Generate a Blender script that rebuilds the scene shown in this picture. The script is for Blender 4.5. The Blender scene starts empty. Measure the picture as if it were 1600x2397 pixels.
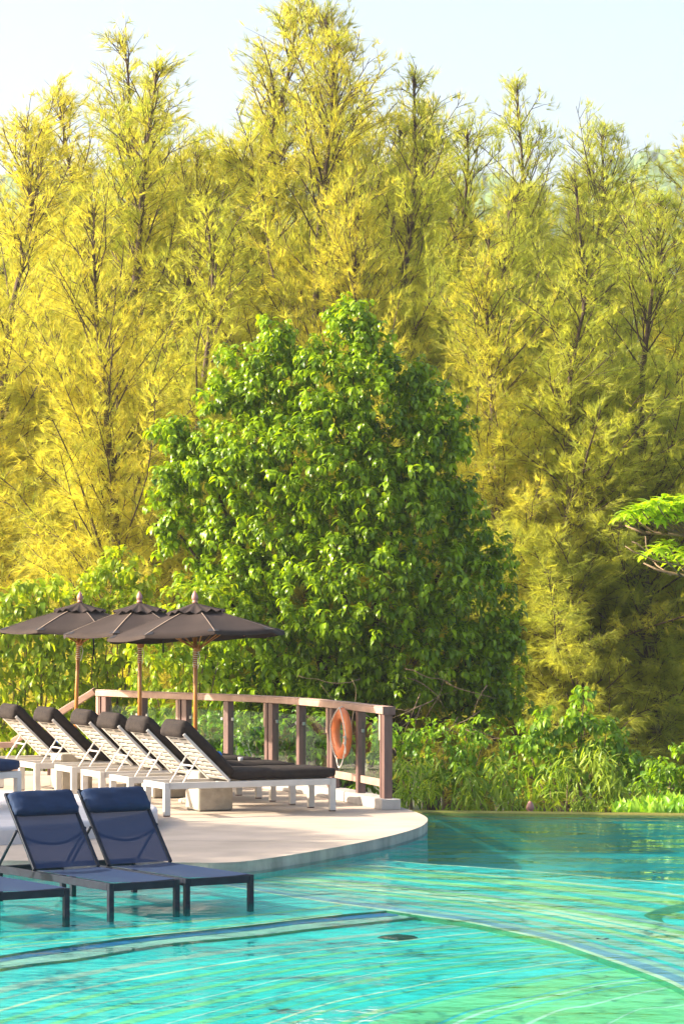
import bpy, bmesh, math, random
import numpy as np
from mathutils import Vector, Matrix

S = bpy.context.scene
COL = S.collection
R = math.radians
rnd = random.Random(7)
F = 6900.0; HX = 800.0; HY = 1400.0; EYE = 2.5

# ------------------------------------------------------------------ camera
cd = bpy.data.cameras.new('camera'); cam = bpy.data.objects.new('camera', cd); COL.objects.link(cam)
cam.location = (0, 0, EYE); cam.rotation_euler = (R(90), 0, 0)
cd.sensor_fit = 'HORIZONTAL'; cd.sensor_width = 24.0; cd.lens = F / 1600 * 24.0
cd.shift_y = (HY - 1198.5) / 1600.0
cd.clip_start = 0.5; cd.clip_end = 3000
S.camera = cam
# ------------------------------------------------------------------ light
SUN_EL = R(27); SUN_AZ = math.atan2(-1, -.06)       # azimuth from +Y towards +X
w = bpy.data.worlds.new('World'); S.world = w; w.use_nodes = True
nt = w.node_tree; nt.nodes.clear()
sky = nt.nodes.new('ShaderNodeTexSky'); sky.sky_type = 'NISHITA'; sky.sun_disc = False
sky.sun_elevation = SUN_EL; sky.sun_rotation = SUN_AZ; sky.altitude = 0; sky.air_density = 1.0; sky.dust_density = 5.0; sky.ozone_density = 1.0
bg = nt.nodes.new('ShaderNodeBackground'); bg.inputs['Strength'].default_value = 0.14
wo = nt.nodes.new('ShaderNodeOutputWorld')
nt.links.new(sky.outputs[0], bg.inputs[0]); nt.links.new(bg.outputs[0], wo.inputs[0])
sd = bpy.data.lights.new('sun', 'SUN'); sd.energy = 5.0; sd.angle = R(.55); sd.color = (1, .88, .70)
so = bpy.data.objects.new('sun', sd); COL.objects.link(so)
sdir = Vector((math.sin(SUN_AZ) * math.cos(SUN_EL), math.cos(SUN_AZ) * math.cos(SUN_EL), math.sin(SUN_EL)))
so.rotation_euler = sdir.to_track_quat('Z', 'Y').to_euler(); so.location = (-20, 40, 30)
S.view_settings.view_transform = 'Standard'; S.view_settings.look = 'None'
S.view_settings.gamma = 1; S.view_settings.exposure = 1.5; S.view_settings.use_curve_mapping = False
try:
    S.cycles.transparent_max_bounces = 16; S.cycles.max_bounces = 6; S.cycles.diffuse_bounces = 3
    S.cycles.transmission_bounces = 4; S.cycles.glossy_bounces = 3
except Exception: pass

# ------------------------------------------------------------------ projection helpers: a pixel of the photograph to a place on a level plane / at a distance
def P(px, py, z=0.0):
    s = (py - HY) / (EYE - z)
    return Vector(((px - HX) / s, F / s, z))
def PD(px, py, D):
    return Vector(((px - HX) * D / F, D, EYE - (py - HY) * D / F))

# ------------------------------------------------------------------ materials
def nodes(name):
    m = bpy.data.materials.new(name); m.use_nodes = True
    t = m.node_tree; b = t.nodes['Principled BSDF']
    return m, t, b
def rgba(c): return (c[0], c[1], c[2], 1)
def noise_mat(name, c1, c2, scale=8, rough=.6, bump=.0, bscale=60, detail=4, lo=.35, hi=.65, spec=.5, stretch=None, metallic=0, rvar=0):
    m, t, b = nodes(name)
    tc = t.nodes.new('ShaderNodeTexCoord'); mp = t.nodes.new('ShaderNodeMapping')
    if stretch: mp.inputs['Scale'].default_value = stretch
    t.links.new(tc.outputs['Object'], mp.inputs[0])
    n = t.nodes.new('ShaderNodeTexNoise'); n.inputs['Scale'].default_value = scale; n.inputs['Detail'].default_value = detail
    t.links.new(mp.outputs[0], n.inputs['Vector'])
    r = t.nodes.new('ShaderNodeMapRange'); r.inputs['From Min'].default_value = lo; r.inputs['From Max'].default_value = hi
    t.links.new(n.outputs['Fac'], r.inputs[0])
    mx = t.nodes.new('ShaderNodeMix'); mx.data_type = 'RGBA'; mx.inputs['A'].default_value = rgba(c1); mx.inputs['B'].default_value = rgba(c2)
    t.links.new(r.outputs[0], mx.inputs['Factor']); t.links.new(mx.outputs['Result'], b.inputs['Base Color'])
    b.inputs['Roughness'].default_value = rough; b.inputs['Specular IOR Level'].default_value = spec; b.inputs['Metallic'].default_value = metallic
    if rvar:
        rr = t.nodes.new('ShaderNodeMapRange'); rr.inputs['To Min'].default_value = rough - rvar; rr.inputs['To Max'].default_value = rough + rvar
        t.links.new(n.outputs['Fac'], rr.inputs[0]); t.links.new(rr.outputs[0], b.inputs['Roughness'])
    if bump:
        n2 = t.nodes.new('ShaderNodeTexNoise'); n2.inputs['Scale'].default_value = bscale; n2.inputs['Detail'].default_value = 3
        t.links.new(mp.outputs[0], n2.inputs['Vector'])
        bp = t.nodes.new('ShaderNodeBump'); bp.inputs['Strength'].default_value = bump; bp.inputs['Distance'].default_value = .02
        t.links.new(n2.outputs['Fac'], bp.inputs['Height']); t.links.new(bp.outputs[0], b.inputs['Normal'])
    return m
def leaf_mat(name, dark, light, trans=.45, tcol=None, rough=.38, spec=.5, hue=None):
    """dark..light by the tint carried by each leaf and by the plant; light shines through"""
    m, t, b = nodes(name)
    at = t.nodes.new('ShaderNodeAttribute'); at.attribute_name = 'tint'
    oi = t.nodes.new('ShaderNodeObjectInfo')
    ad = t.nodes.new('ShaderNodeMath'); ad.operation = 'MULTIPLY_ADD'; ad.inputs[1].default_value = .25; 
    t.links.new(oi.outputs['Random'], ad.inputs[0]); t.links.new(at.outputs['Fac'], ad.inputs[2])
    mx = t.nodes.new('ShaderNodeMix'); mx.data_type = 'RGBA'; mx.inputs['A'].default_value = rgba(dark); mx.inputs['B'].default_value = rgba(light)
    t.links.new(ad.outputs[0], mx.inputs['Factor']); src = mx.outputs['Result']
    if hue:
        m2 = t.nodes.new('ShaderNodeMix'); m2.data_type = 'RGBA'; m2.inputs['B'].default_value = rgba(hue)
        cm = t.nodes.new('ShaderNodeMath'); cm.operation = 'GREATER_THAN'; cm.inputs[1].default_value = 1.12
        t.links.new(ad.outputs[0], cm.inputs[0]); t.links.new(cm.outputs[0], m2.inputs['Factor']); t.links.new(src, m2.inputs['A']); src = m2.outputs['Result']
    t.links.new(src, b.inputs['Base Color']); b.inputs['Roughness'].default_value = rough; b.inputs['Specular IOR Level'].default_value = spec
    tr = t.nodes.new('ShaderNodeBsdfTranslucent')
    sc = t.nodes.new('ShaderNodeMix'); sc.data_type = 'RGBA'; sc.blend_type = 'MULTIPLY'; sc.inputs['Factor'].default_value = 1
    sc.inputs['B'].default_value = rgba(tcol or (1.6, 1.5, .6)); t.links.new(src, sc.inputs['A']); t.links.new(sc.outputs['Result'], tr.inputs[0])
    ms = t.nodes.new('ShaderNodeMixShader'); ms.inputs[0].default_value = trans
    t.links.new(b.outputs[0], ms.inputs[1]); t.links.new(tr.outputs[0], ms.inputs[2])
    t.links.new(ms.outputs[0], t.nodes['Material Output'].inputs[0])
    return m
def tile_mat(name, c, var=.12, rough=.35, scale=30):
    c2 = tuple(min(1, x * (1 + var) + .02) for x in c); c1 = tuple(x * (1 - var) for x in c)
    return noise_mat(name, c1, c2, scale=scale, rough=rough, detail=2, lo=.3, hi=.7)

M = {}
M['white'] = noise_mat('white_painted_aluminium', (.56, .53, .49), (.49, .46, .42), 5, .42, .02, 200)
M['white_metal'] = noise_mat('pale_metal_rod', (.72, .68, .65), (.6, .57, .54), 9, .3, 0)
M['cushion'] = noise_mat('black_brown_cushion_fabric', (.030, .022, .018), (.019, .014, .013), 14, .9, .25, 350, spec=.25)
M['navy_cushion'] = noise_mat('navy_cushion_fabric', (.008, .027, .08), (.006, .02, .06), 9, .8, .2, 300, spec=.3)
M['canopy'] = noise_mat('dark_brown_canopy_canvas', (.042, .029, .025), (.032, .022, .019), 4, .88, .15, 220, spec=.25)
M['canopy_dark'] = noise_mat('black_canopy_pocket', (.014, .014, .022), (.010, .010, .016), 6, .85)
M['seam'] = noise_mat('tan_canopy_seam', (.30, .22, .16), (.22, .16, .12), 12, .9)
M['pole'] = noise_mat('varnished_orange_wood', (.46, .19, .035), (.34, .12, .022), 6, .32, .05, 30, stretch=(8, 8, .6))
M['finial'] = noise_mat('pink_brown_finial_paint', (.42, .19, .16), (.34, .15, .12), 10, .55, .05)
M['rope'] = noise_mat('off_white_rope', (.72, .68, .60), (.55, .5, .43), 60, .85, .3, 200)
M['wood'] = noise_mat('weathered_rail_wood', (.44, .285, .215), (.34, .21, .155), 7, .6, .12, 60, stretch=(1, 1, 1))
M['post'] = noise_mat('brown_painted_post', (.155, .085, .07), (.115, .062, .053), 6, .5, .05, 60, stretch=(4, 4, .7))
M['buoy'] = noise_mat('orange_lifebuoy_plastic', (.74, .22, .07), (.66, .18, .055), 5, .38, .03, 30)
M['concrete'] = noise_mat('grey_concrete', (.40, .36, .30), (.31, .28, .23), 9, .85, .3, 90, detail=8)
M['curb'] = noise_mat('pale_concrete_curb', (.46, .42, .38), (.36, .33, .30), 7, .85, .3, 90, detail=8)
M['deck'] = noise_mat('pale_washed_deck_concrete', (.50, .405, .32), (.37, .30, .235), 1.3, .8, .12, 120, detail=7)
M['deck_edge'] = noise_mat('damp_deck_edge', (.40, .37, .32), (.22, .22, .19), 3.5, .7, .3, 50, detail=8, stretch=(1, 1, .5))
M['platform'] = noise_mat('white_washed_platform', (.60, .56, .55), (.50, .46, .45), 2.2, .8, .15, 90, detail=7)
M['dark_frame'] = noise_mat('chipped_black_navy_paint', (.008, .011, .022), (.014, .02, .034), 12, .5, .06, 60, spec=.2)
M['towel'] = noise_mat('bright_blue_towel', (.0, .17, .62), (.0, .13, .50), 20, .95, .4, 250)
M['bark'] = noise_mat('brown_casuarina_bark', (.095, .058, .04), (.05, .032, .024), 7, .9, .5, 20, stretch=(3, 3, .7))
M['twig'] = noise_mat('pale_brown_twig', (.28, .19, .11), (.17, .11, .07), 9, .85)
M['foot'] = noise_mat('brown_rubber_foot', (.10, .045, .035), (.07, .03, .025), 9, .7)
M['soil'] = noise_mat('leaf_litter_ground', (.06, .05, .03), (.035, .05, .015), 1.5, .95, .4, 5)
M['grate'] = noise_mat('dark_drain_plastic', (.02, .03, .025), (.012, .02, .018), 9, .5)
M['steel'] = noise_mat('steel_fitting', (.5, .5, .5), (.4, .4, .4), 9, .3, metallic=1)
# pool mosaics
M['t_turq'] = tile_mat("turquoise_mosaic", (.0, .46, .43))
M['t_turq2'] = tile_mat('pale_turquoise_mosaic', (.02, .48, .45))
M['t_green'] = tile_mat('green_mosaic', (.13, .50, .20))
M['t_lime'] = tile_mat('lime_mosaic', (.26, .53, .19))
M['t_cream'] = tile_mat('cream_mosaic', (.52, .60, .38))
M['t_pale'] = tile_mat('pale_mint_mosaic', (.40, .60, .48))
M['t_grey'] = tile_mat('grey_green_mosaic', (.25, .40, .32))
M['t_slate'] = tile_mat('slate_blue_mosaic', (.13, .25, .38))
M['t_blue'] = tile_mat('aqua_blue_line_mosaic', (.0, .40, .52))
M['t_riser'] = tile_mat('dark_green_riser_mosaic', (.01, .16, .07))
M['t_deep'] = tile_mat('deep_teal_mosaic_sun_patches', (.0, .27, .27), .35, scale=.5)  # broad noise paints sunlit and shaded patches into the teal
M['t_shadowblue'] = tile_mat('painted_step_shadow_navy', (.0, .07, .25))  # colour of the painted shadow below the ledge riser
M['lip'] = tile_mat('olive_wet_edge_tile', (.22, .19, .035))
# sling fabric
m, t, b = nodes('dark_blue_sling_mesh'); b.inputs['Base Color'].default_value = (.010, .027, .078, 1); b.inputs['Roughness'].default_value = .7; b.inputs['Specular IOR Level'].default_value = .3
tr = t.nodes.new('ShaderNodeBsdfTransparent'); tr.inputs[0].default_value = (.8, .85, 1, 1)
ms = t.nodes.new('ShaderNodeMixShader'); ms.inputs[0].default_value = .10
t.links.new(b.outputs[0], ms.inputs[1]); t.links.new(tr.outputs[0], ms.inputs[2]); t.links.new(ms.outputs[0], t.nodes['Material Output'].inputs[0]); M['sling'] = m
# glass
m, t, b = nodes('greenish_balustrade_glass'); t.nodes.remove(b)
tr = t.nodes.new('ShaderNodeBsdfTransparent'); tr.inputs[0].default_value = (.86, .95, .88, 1)
gl = t.nodes.new('ShaderNodeBsdfGlossy'); gl.inputs['Roughness'].default_value = .01; gl.inputs[0].default_value = (.9, 1, .95, 1)
fr = t.nodes.new('ShaderNodeFresnel'); fr.inputs[0].default_value = 1.6
ge = t.nodes.new('ShaderNodeNewGeometry'); mu = t.nodes.new('ShaderNodeMath'); mu.operation = 'MULTIPLY_ADD'; mu.use_clamp = True; mu.inputs[1].default_value = -1; t.links.new(ge.outputs['Backfacing'], mu.inputs[0]); t.links.new(fr.outputs[0], mu.inputs[2])
ms = t.nodes.new('ShaderNodeMixShader'); t.links.new(mu.outputs[0], ms.inputs[0]); t.links.new(tr.outputs[0], ms.inputs[1]); t.links.new(gl.outputs[0], ms.inputs[2])
t.links.new(ms.outputs[0], t.nodes['Material Output'].inputs[0]); M['glass'] = m
# water
m, t, b = nodes('clear_pool_water'); t.nodes.remove(b)
tc = t.nodes.new('ShaderNodeTexCoord')
def wn(scale, stretch, detail):
    mp = t.nodes.new('ShaderNodeMapping'); mp.inputs['Scale'].default_value = stretch; t.links.new(tc.outputs['Object'], mp.inputs[0])
    n = t.nodes.new('ShaderNodeTexNoise'); n.inputs['Scale'].default_value = scale; n.inputs['Detail'].default_value = detail; n.inputs['Roughness'].default_value = .45
    t.links.new(mp.outputs[0], n.inputs['Vector']); return n
n1 = wn(3.2, (1, 1.0, 1), 2); n2 = wn(.7, (1, 1.3, 1), 1)
n3 = wn(10, (1, 1.2, 1), 2); a0 = t.nodes.new('ShaderNodeMath'); a0.operation = 'MULTIPLY_ADD'; a0.inputs[1].default_value = .22
t.links.new(n3.outputs['Fac'], a0.inputs[0]); t.links.new(n1.outputs['Fac'], a0.inputs[2])
ad = t.nodes.new('ShaderNodeMath'); ad.operation = 'MULTIPLY_ADD'; ad.inputs[1].default_value = 2.5
t.links.new(n2.outputs['Fac'], ad.inputs[0]); t.links.new(a0.outputs[0], ad.inputs[2])
bp = t.nodes.new('ShaderNodeBump'); bp.inputs['Strength'].default_value = 1; bp.inputs['Distance'].default_value = .025; t.links.new(ad.outputs[0], bp.inputs['Height'])
tr = t.nodes.new('ShaderNodeBsdfTransparent'); tr.inputs[0].default_value = (.84, .97, .99, 1)
gl = t.nodes.new('ShaderNodeBsdfGlossy'); gl.inputs['Roughness'].default_value = .015; t.links.new(bp.outputs[0], gl.inputs['Normal'])
fr = t.nodes.new('ShaderNodeFresnel'); fr.inputs[0].default_value = 1.09; t.links.new(bp.outputs[0], fr.inputs['Normal'])
ms = t.nodes.new('ShaderNodeMixShader'); df = t.nodes.new('ShaderNodeBsdfDiffuse'); df.inputs[0].default_value = (.0, .42, .42, 1)
m0 = t.nodes.new('ShaderNodeMixShader'); m0.inputs[0].default_value = .05; t.links.new(tr.outputs[0], m0.inputs[1]); t.links.new(df.outputs[0], m0.inputs[2])
t.links.new(fr.outputs[0], ms.inputs[0]); t.links.new(m0.outputs[0], ms.inputs[1]); t.links.new(gl.outputs[0], ms.inputs[2])
t.links.new(ms.outputs[0], t.nodes['Material Output'].inputs[0]); M['water'] = m
# leaves
M['ficus'] = leaf_mat('glossy_ficus_leaf', (.010, .066, .009), (.34, .51, .009), .42, (1.8, 1.6, .25), .34, .45, hue=(.55, .28, .02))
M['hedge'] = leaf_mat('yellow_green_hedge_leaf', (.09, .22, .012), (.42, .52, .02), .48, (1.6, 1.4, .3), .4, .5, hue=(.55, .25, .03))
M['bush'] = leaf_mat('green_bush_leaf', (.03, .12, .014), (.24, .40, .015), .42, (1.8, 1.6, .35), .4, .45)
M['bamboo'] = leaf_mat('narrow_bamboo_leaf', (.07, .18, .02), (.40, .50, .05), .45, (1.5, 1.4, .4), .45, .4, hue=(.5, .2, .04))
M['plumeria'] = leaf_mat('lime_plumeria_leaf', (.26, .46, .02), (.50, .66, .03), .5, (1.4, 1.3, .3), .4, .45)
M['ground_leaf'] = leaf_mat('bright_ground_cover_leaf', (.15, .36, .03), (.34, .52, .05), .45, (1.4, 1.3, .3), .4, .45)
M['needle_green'] = leaf_mat('olive_green_casuarina_needle', (.22, .29, .06), (.51, .50, .08), .6, (1.5, 1.45, .7), .6, .3)
M['needle_orange'] = leaf_mat('amber_casuarina_needle', (.30, .29, .05), (.64, .49, .06), .6, (1.5, 1.38, .7), .6, .3)
M['needle'] = leaf_mat('golden_casuarina_needle', (.25, .32, .055), (.57, .51, .075), .6, (1.5, 1.42, .75), .6, .3)

# ------------------------------------------------------------------ mesh helpers
def mk(name, V, Fc, mat, parent=None, smooth=False, loc=None, rot=None):
    me = bpy.data.meshes.new(name); me.from_pydata([tuple(v) for v in V], [], Fc); me.update()
    if mat: me.materials.append(mat)
    if smooth: me.polygons.foreach_set('use_smooth', [True] * len(me.polygons))
    return link(name, me, parent, loc, rot)
def link(name, me, parent=None, loc=None, rot=None):
    o = bpy.data.objects.new(name, me); COL.objects.link(o); o.parent = parent
    if loc is not None: o.location = loc
    if rot is not None: o.rotation_euler = rot
    return o
def empty(name, loc, rz=0):
    o = bpy.data.objects.new(name, None); COL.objects.link(o); o.location = loc; o.rotation_euler = (0, 0, rz); o.empty_display_size = .1
    return o
def tag(o, label=None, cat=None, group=None, kind=None):
    if label: o['label'] = label
    if cat: o['category'] = cat
    if group: o['group'] = group
    if kind: o['kind'] = kind
    return o
_bc = {}
def boxmesh(name, dx, dy, dz, mat, bev=.004, seg=1):
    k = (name, round(dx, 4), round(dy, 4), round(dz, 4), mat.name, bev, seg)
    if k in _bc: return _bc[k]
    bm = bmesh.new(); bmesh.ops.create_cube(bm, size=1)
    bmesh.ops.scale(bm, vec=(dx, dy, dz), verts=bm.verts)
    if bev: bmesh.ops.bevel(bm, geom=bm.edges[:], offset=bev, segments=seg, affect='EDGES', profile=.5)
    me = bpy.data.meshes.new(name); bm.to_mesh(me); bm.free(); me.materials.append(mat)
    _bc[k] = me; return me
def box(name, c, d, mat, parent=None, rz=0, bev=.004, seg=1, rot=None):
    return link(name, boxmesh(name, d[0], d[1], d[2], mat, bev, seg), parent, c, rot or (0, 0, rz))
def tube_vf(pts, rad, n=8, cap=True, base=0):
    V = []; Fc = []; pts = [Vector(p) for p in pts]; N = len(pts)
    if not hasattr(rad, '__len__'): rad = [rad] * N
    prev = None
    for i, p in enumerate(pts):
        t = (pts[min(i + 1, N - 1)] - pts[max(i - 1, 0)]).normalized()
        if prev is None: a = t.orthogonal().normalized()
        else:
            a = prev - t * prev.dot(t); a = a.normalized() if a.length > 1e-6 else t.orthogonal().normalized()
        prev = a; b_ = t.cross(a)
        for k in range(n):
            an = 2 * math.pi * k / n; V.append(p + (a * math.cos(an) + b_ * math.sin(an)) * rad[i])
    for i in range(N - 1):
        for k in range(n):
            Fc.append((base + i * n + k, base + i * n + (k + 1) % n, base + (i + 1) * n + (k + 1) % n, base + (i + 1) * n + k))
    if cap:
        Fc.append(tuple(base + k for k in range(n))[::-1]); Fc.append(tuple(base + (N - 1) * n + k for k in range(n)))
    return V, Fc
def tube(name, pts, rad, mat, parent=None, n=8):
    V, Fc = tube_vf(pts, rad, n); return mk(name, V, Fc, mat, parent, True)
def lathe(name, prof, mat, parent=None, n=16, loc=None):
    V = []; Fc = []
    for r, z in prof:
        for k in range(n): V.append((r * math.cos(2 * math.pi * k / n), r * math.sin(2 * math.pi * k / n), z))
    for i in range(len(prof) - 1):
        for k in range(n): Fc.append((i * n + k, i * n + (k + 1) % n, (i + 1) * n + (k + 1) % n, (i + 1) * n + k))
    Fc.append(tuple(range(n))[::-1]); Fc.append(tuple((len(prof) - 1) * n + k for k in range(n)))
    return mk(name, V, Fc, mat, parent, True, loc)
def prism(name, poly, z0, z1, mat, parent=None, side=None):
    n = len(poly); V = [(p[0], p[1], z0) for p in poly] + [(p[0], p[1], z1) for p in poly]
    Fc = [tuple(range(n))[::-1], tuple(range(n, 2 * n))] + [(i, (i + 1) % n, n + (i + 1) % n, n + i) for i in range(n)]
    o = mk(name, V, Fc, mat, parent)
    if side:
        o.data.materials.append(side)
        for i, p in enumerate(o.data.polygons):
            if i > 1: p.material_index = 1
    return o
def spline(pts, n=8):
    pts = [Vector(p) for p in pts]; out = []
    ext = [pts[0] * 2 - pts[1]] + pts + [pts[-1] * 2 - pts[-2]]
    for i in range(1, len(ext) - 2):
        a, b_, c, d = ext[i - 1:i + 3]
        for k in range(n):
            u = k / n
            out.append(.5 * ((2 * b_) + (c - a) * u + (2 * a - 5 * b_ + 4 * c - d) * u * u + (3 * b_ - a - 3 * c + d) * u ** 3))
    out.append(pts[-1]); return out
def resample(pts, n):
    pts = [Vector(p) for p in pts]; L = [0]
    for i in range(1, len(pts)): L.append(L[-1] + (pts[i] - pts[i - 1]).length)
    out = []; j = 0
    for k in range(n):
        t_ = L[-1] * k / (n - 1)
        while j < len(L) - 2 and L[j + 1] < t_: j += 1
        u = (t_ - L[j]) / max(1e-9, L[j + 1] - L[j]); out.append(pts[j].lerp(pts[j + 1], min(1, u)))
    return out
def clip(poly, n, d, keep=1):
    """half plane n.p <= d (keep=1) of a 2D polygon"""
    out = []
    for i in range(len(poly)):
        a = poly[i]; b_ = poly[(i + 1) % len(poly)]
        fa = (n[0] * a[0] + n[1] * a[1] - d) * keep; fb = (n[0] * b_[0] + n[1] * b_[1] - d) * keep
        if fa <= 0: out.append(a)
        if fa * fb < 0:
            u = fa / (fa - fb); out.append((a[0] + (b_[0] - a[0]) * u, a[1] + (b_[1] - a[1]) * u))
    return out

# ================================================================== SETTING
# ---- lower ground beyond the pool edge, one sheet to the horizon, and the paving we stand on
def ground():
    xs = np.concatenate([np.linspace(-420, -60, 6), np.linspace(-50, 50, 41), np.linspace(60, 420, 6)])
    ys = np.concatenate([np.linspace(34.9, 90, 40), np.linspace(100, 1090, 14)])
    V = []; Fc = []
    for y in ys:
        for x in xs:
            V.append((x, y, -2.7 + .25 * math.sin(x * .31 + y * .17) + .15 * math.sin(x * .9 - y * .5)))
    nx = len(xs)
    for j in range(len(ys) - 1):
        for i in range(nx - 1): Fc.append((j * nx + i, j * nx + i + 1, (j + 1) * nx + i + 1, (j + 1) * nx + i))
    tag(mk('ground', V, Fc, M['soil'], None, True), kind='structure')
ground()
tag(prism('near_terrace', [(-60, -30), (60, -30), (60, 9.0), (-60, 9.0)], -2, .1, M['deck']), kind='structure')
tag(mk('base_ground', [(-420, -60, -3.3), (420, -60, -3.3), (420, 1095, -3.3), (-420, 1095, -3.3)], [(0, 1, 2, 3)], M['soil']), kind='structure')
# ---- hill with a wooded, bumpy ridge
def hill():
    rs = np.random.RandomState(3); nx, ny = 300, 46
    xs = np.linspace(-230, 230, nx); ys = np.linspace(660, 1040, ny)
    knots_px = [-1200, -300, 100, 400, 800, 1150, 1300, 1420, 1500, 1600, 1800, 2600]
    knots_y = [640, 520, 385, 400, 430, 402, 450, 372, 352, 350, 330, 300]
    tr_ = [(rs.uniform(-230, 230), rs.uniform(670, 1040), rs.uniform(3.5, 7), rs.uniform(1.5, 4.2)) for _ in range(2200)]
    X, Y = np.meshgrid(xs, ys); px = HX + X * F / 860
    top = -1.5 + EYE - (np.interp(px, knots_px, knots_y) - HY) * 860 / F
    u = np.clip((Y - 660) / 200, 0, 1); prof = np.sin(u * math.pi / 2) ** .9 * np.where(Y > 860, 1 - (Y - 860) / 520, 1)
    Z = -3 + (top + 3 - 3) * prof
    B = np.zeros_like(Z)
    for cx, cy, r_, h_ in tr_:
        d2 = ((X - cx) ** 2 + (Y - cy) ** 2) / r_ ** 2; B = np.maximum(B, h_ * np.sqrt(np.clip(1 - d2, 0, 1)))
    Z += B * np.clip(u * 3, 0, 1) + rs.uniform(-.35, .35, Z.shape)
    V = np.stack([X, Y, Z], -1).reshape(-1, 3); Fc = []
    for j in range(ny - 1):
        for i in range(nx - 1): Fc.append((j * nx + i, j * nx + i + 1, (j + 1) * nx + i + 1, (j + 1) * nx + i))
    m = noise_mat('wooded_hill_green', (.03, .075, .02), (.11, .19, .035), .12, .9, .6, 1.2, detail=8)
    tag(mk('hill', V.tolist(), Fc, m, None, False), kind='structure')
hill()

# ---- the deck
DECKZ = .10
deck_poly = [(-14, 29.0), (-9, 27.6), (-3.2, 26.95), (-1.55, 26.75), (-1.1, 26.72), (-.78, 27.0), (-.2, 28.07), (.35, 29.35), (.75, 30.6), (.9, 31.5),
             (.92, 32.3), (.80, 33.2), (.62, 34.0), (.32, 34.9), (-.12, 36.0), (-.6, 37.1), (-1.4, 38.4), (-2.3, 39.3), (-3.2, 40.3), (-5, 41.2), (-14, 42)]
sm = spline([Vector((a, b_, 0)) for a, b_ in deck_poly[2:18]], 5)
deck_poly = deck_poly[:2] + [(p.x, p.y) for p in sm] + deck_poly[18:]
base = empty('deck', (0, 0, 0)); tag(base, kind='structure')
prism('deck_foundation', deck_poly, -1.4, -.03, M['t_turq'], base); prism('deck_edge_band', deck_poly, -.03, DECKZ - .012, M['deck_edge'], base)
# slabs with open joints, cut by two families of joint lines
def slabs():
    fams = [((.08, 1), [28.9, 31.35, 33.9, 36.6]), ((1, -.12), [-8.2])]
    cells = [deck_poly]
    for n, ds in fams:
        L = math.hypot(*n); n = (n[0] / L, n[1] / L)
        for d in ds:
            new = []
            for c in cells:
                a = clip(c, n, d - .006, 1); b_ = clip(c, n, d + .006, -1)
                for q in (a, b_):
                    if len(q) > 2: new.append(q)
            cells = new
    for c in cells: prism('deck_slab', c, DECKZ - .010, DECKZ, M['deck'], base, M['deck_edge'])
slabs()
# rounded concrete nosing along the water
# ---- raised round platform
def disc(cx, cy, r, n=72, a0=0, a1=2 * math.pi):
    return [(cx + r * math.cos(a0 + (a1 - a0) * k / n), cy + r * math.sin(a0 + (a1 - a0) * k / n)) for k in range(n)]
def platform():
    r = 2.95; cx, cy = -4.9, 31.1; n = 96; prof = [(r, DECKZ), (r + .004, DECKZ + .14), (r - .006, DECKZ + .165), (r - .03, DECKZ + .18), (0.02, DECKZ + .182)]
    V = []; Fc = []
    for rr, z in prof:
        for k in range(n): V.append((rr * math.cos(2 * math.pi * k / n), rr * math.sin(2 * math.pi * k / n), z))
    for i in range(len(prof) - 1):
        for k in range(n): Fc.append((i * n + k, i * n + (k + 1) % n, (i + 1) * n + (k + 1) % n, (i + 1) * n + k))
    o = mk('round_platform', V, Fc, M['platform'], None, False, (cx, cy, 0)); tag(o, kind='structure')
    # second, lower step towards the water
    V = []; r = 3.6; prof = [(r, DECKZ - .06), (r, DECKZ + .06), (r - .02, DECKZ + .075), (.02, DECKZ + .075)]; 
platform()
# ---- pool
tag(prism('pool_basin', [(-16, 8.9), (16, 8.9), (16, 35.2), (-16, 35.2)], -1.7, -1.6, M['t_deep']), kind='structure')
def fan(name, poly, z, mat):
    return tag(mk(name, [(p[0], p[1], z) for p in poly], [tuple(range(len(poly)))], mat), kind='structure')
fan('pool_floor_deep', [(-16, 8.9), (16, 8.9), (16, 35.1), (-16, 35.1)], -.42, M['t_deep'])
def loft(name, A, B, za, zb, mat, n=60, parent=None):
    A = resample(A, n); B = resample(B, n)
    V = [(p.x, p.y, za) for p in A] + [(p.x, p.y, zb) for p in B]
    Fc = [(i, i + 1, n + i + 1, n + i) for i in range(n - 1)]
    return mk(name, V, Fc, mat, parent)
ZL, ZT, ZP = -.08, -.10, -.12
LC = lambda pts, z, n=8: spline([P(a, b_, z) for a, b_ in pts], n)
E1 = LC([(-700, 2410), (-300, 2300), (0, 2238), (230, 2205), (383, 2185), (600, 2163), (700, 2150), (883, 2134), (930, 2131)], ZL)
E2 = LC([(-700, 2470), (-300, 2340), (0, 2268), (191, 2243), (383, 2211), (600, 2190), (730, 2174), (971, 2148), (1010, 2145)], ZT)
C1 = LC([(520, 2072), (700, 2103), (909, 2132), (1000, 2146), (1100, 2160), (1180, 2178), (1295, 2205), (1421, 2247), (1536, 2288), (1600, 2318), (1800, 2430), (2200, 2760)], ZL + .004)
O1 = LC([(520, 2002), (700, 2006), (883, 2012), (1000, 2021.6), (1090, 2027), (1184, 2034), (1260, 2040), (1344, 2047), (1470, 2058), (1600, 2071), (1850, 2110), (2350, 2240)], ZL + .004)
far = [Vector((-16, 31, 0)), Vector((-8, 31, 0)), Vector((-3, 31, 0)), Vector((0, 28.3, 0)), Vector((.55, 25.7, 0))]
led = empty('pool_ledge', (0, 0, 0)); tag(led, kind='structure')
loft('ledge_floor', E1, far, ZL, ZL, M['t_turq2'], 80, led)
loft('ledge_riser', E1, E1, ZL, ZT, M['t_riser'], 80, led)
loft('step_tread', [p + Vector((0, .6, 0)) for p in E1], E2, ZT, ZT, M['t_grey'], 80, led)
loft('step_riser', E2, E2, ZT, ZP, M['t_riser'], 80, led)
def shifted(C, d):  # towards the viewer
    return [p + Vector((0, -d, 0)) for p in C]
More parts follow.
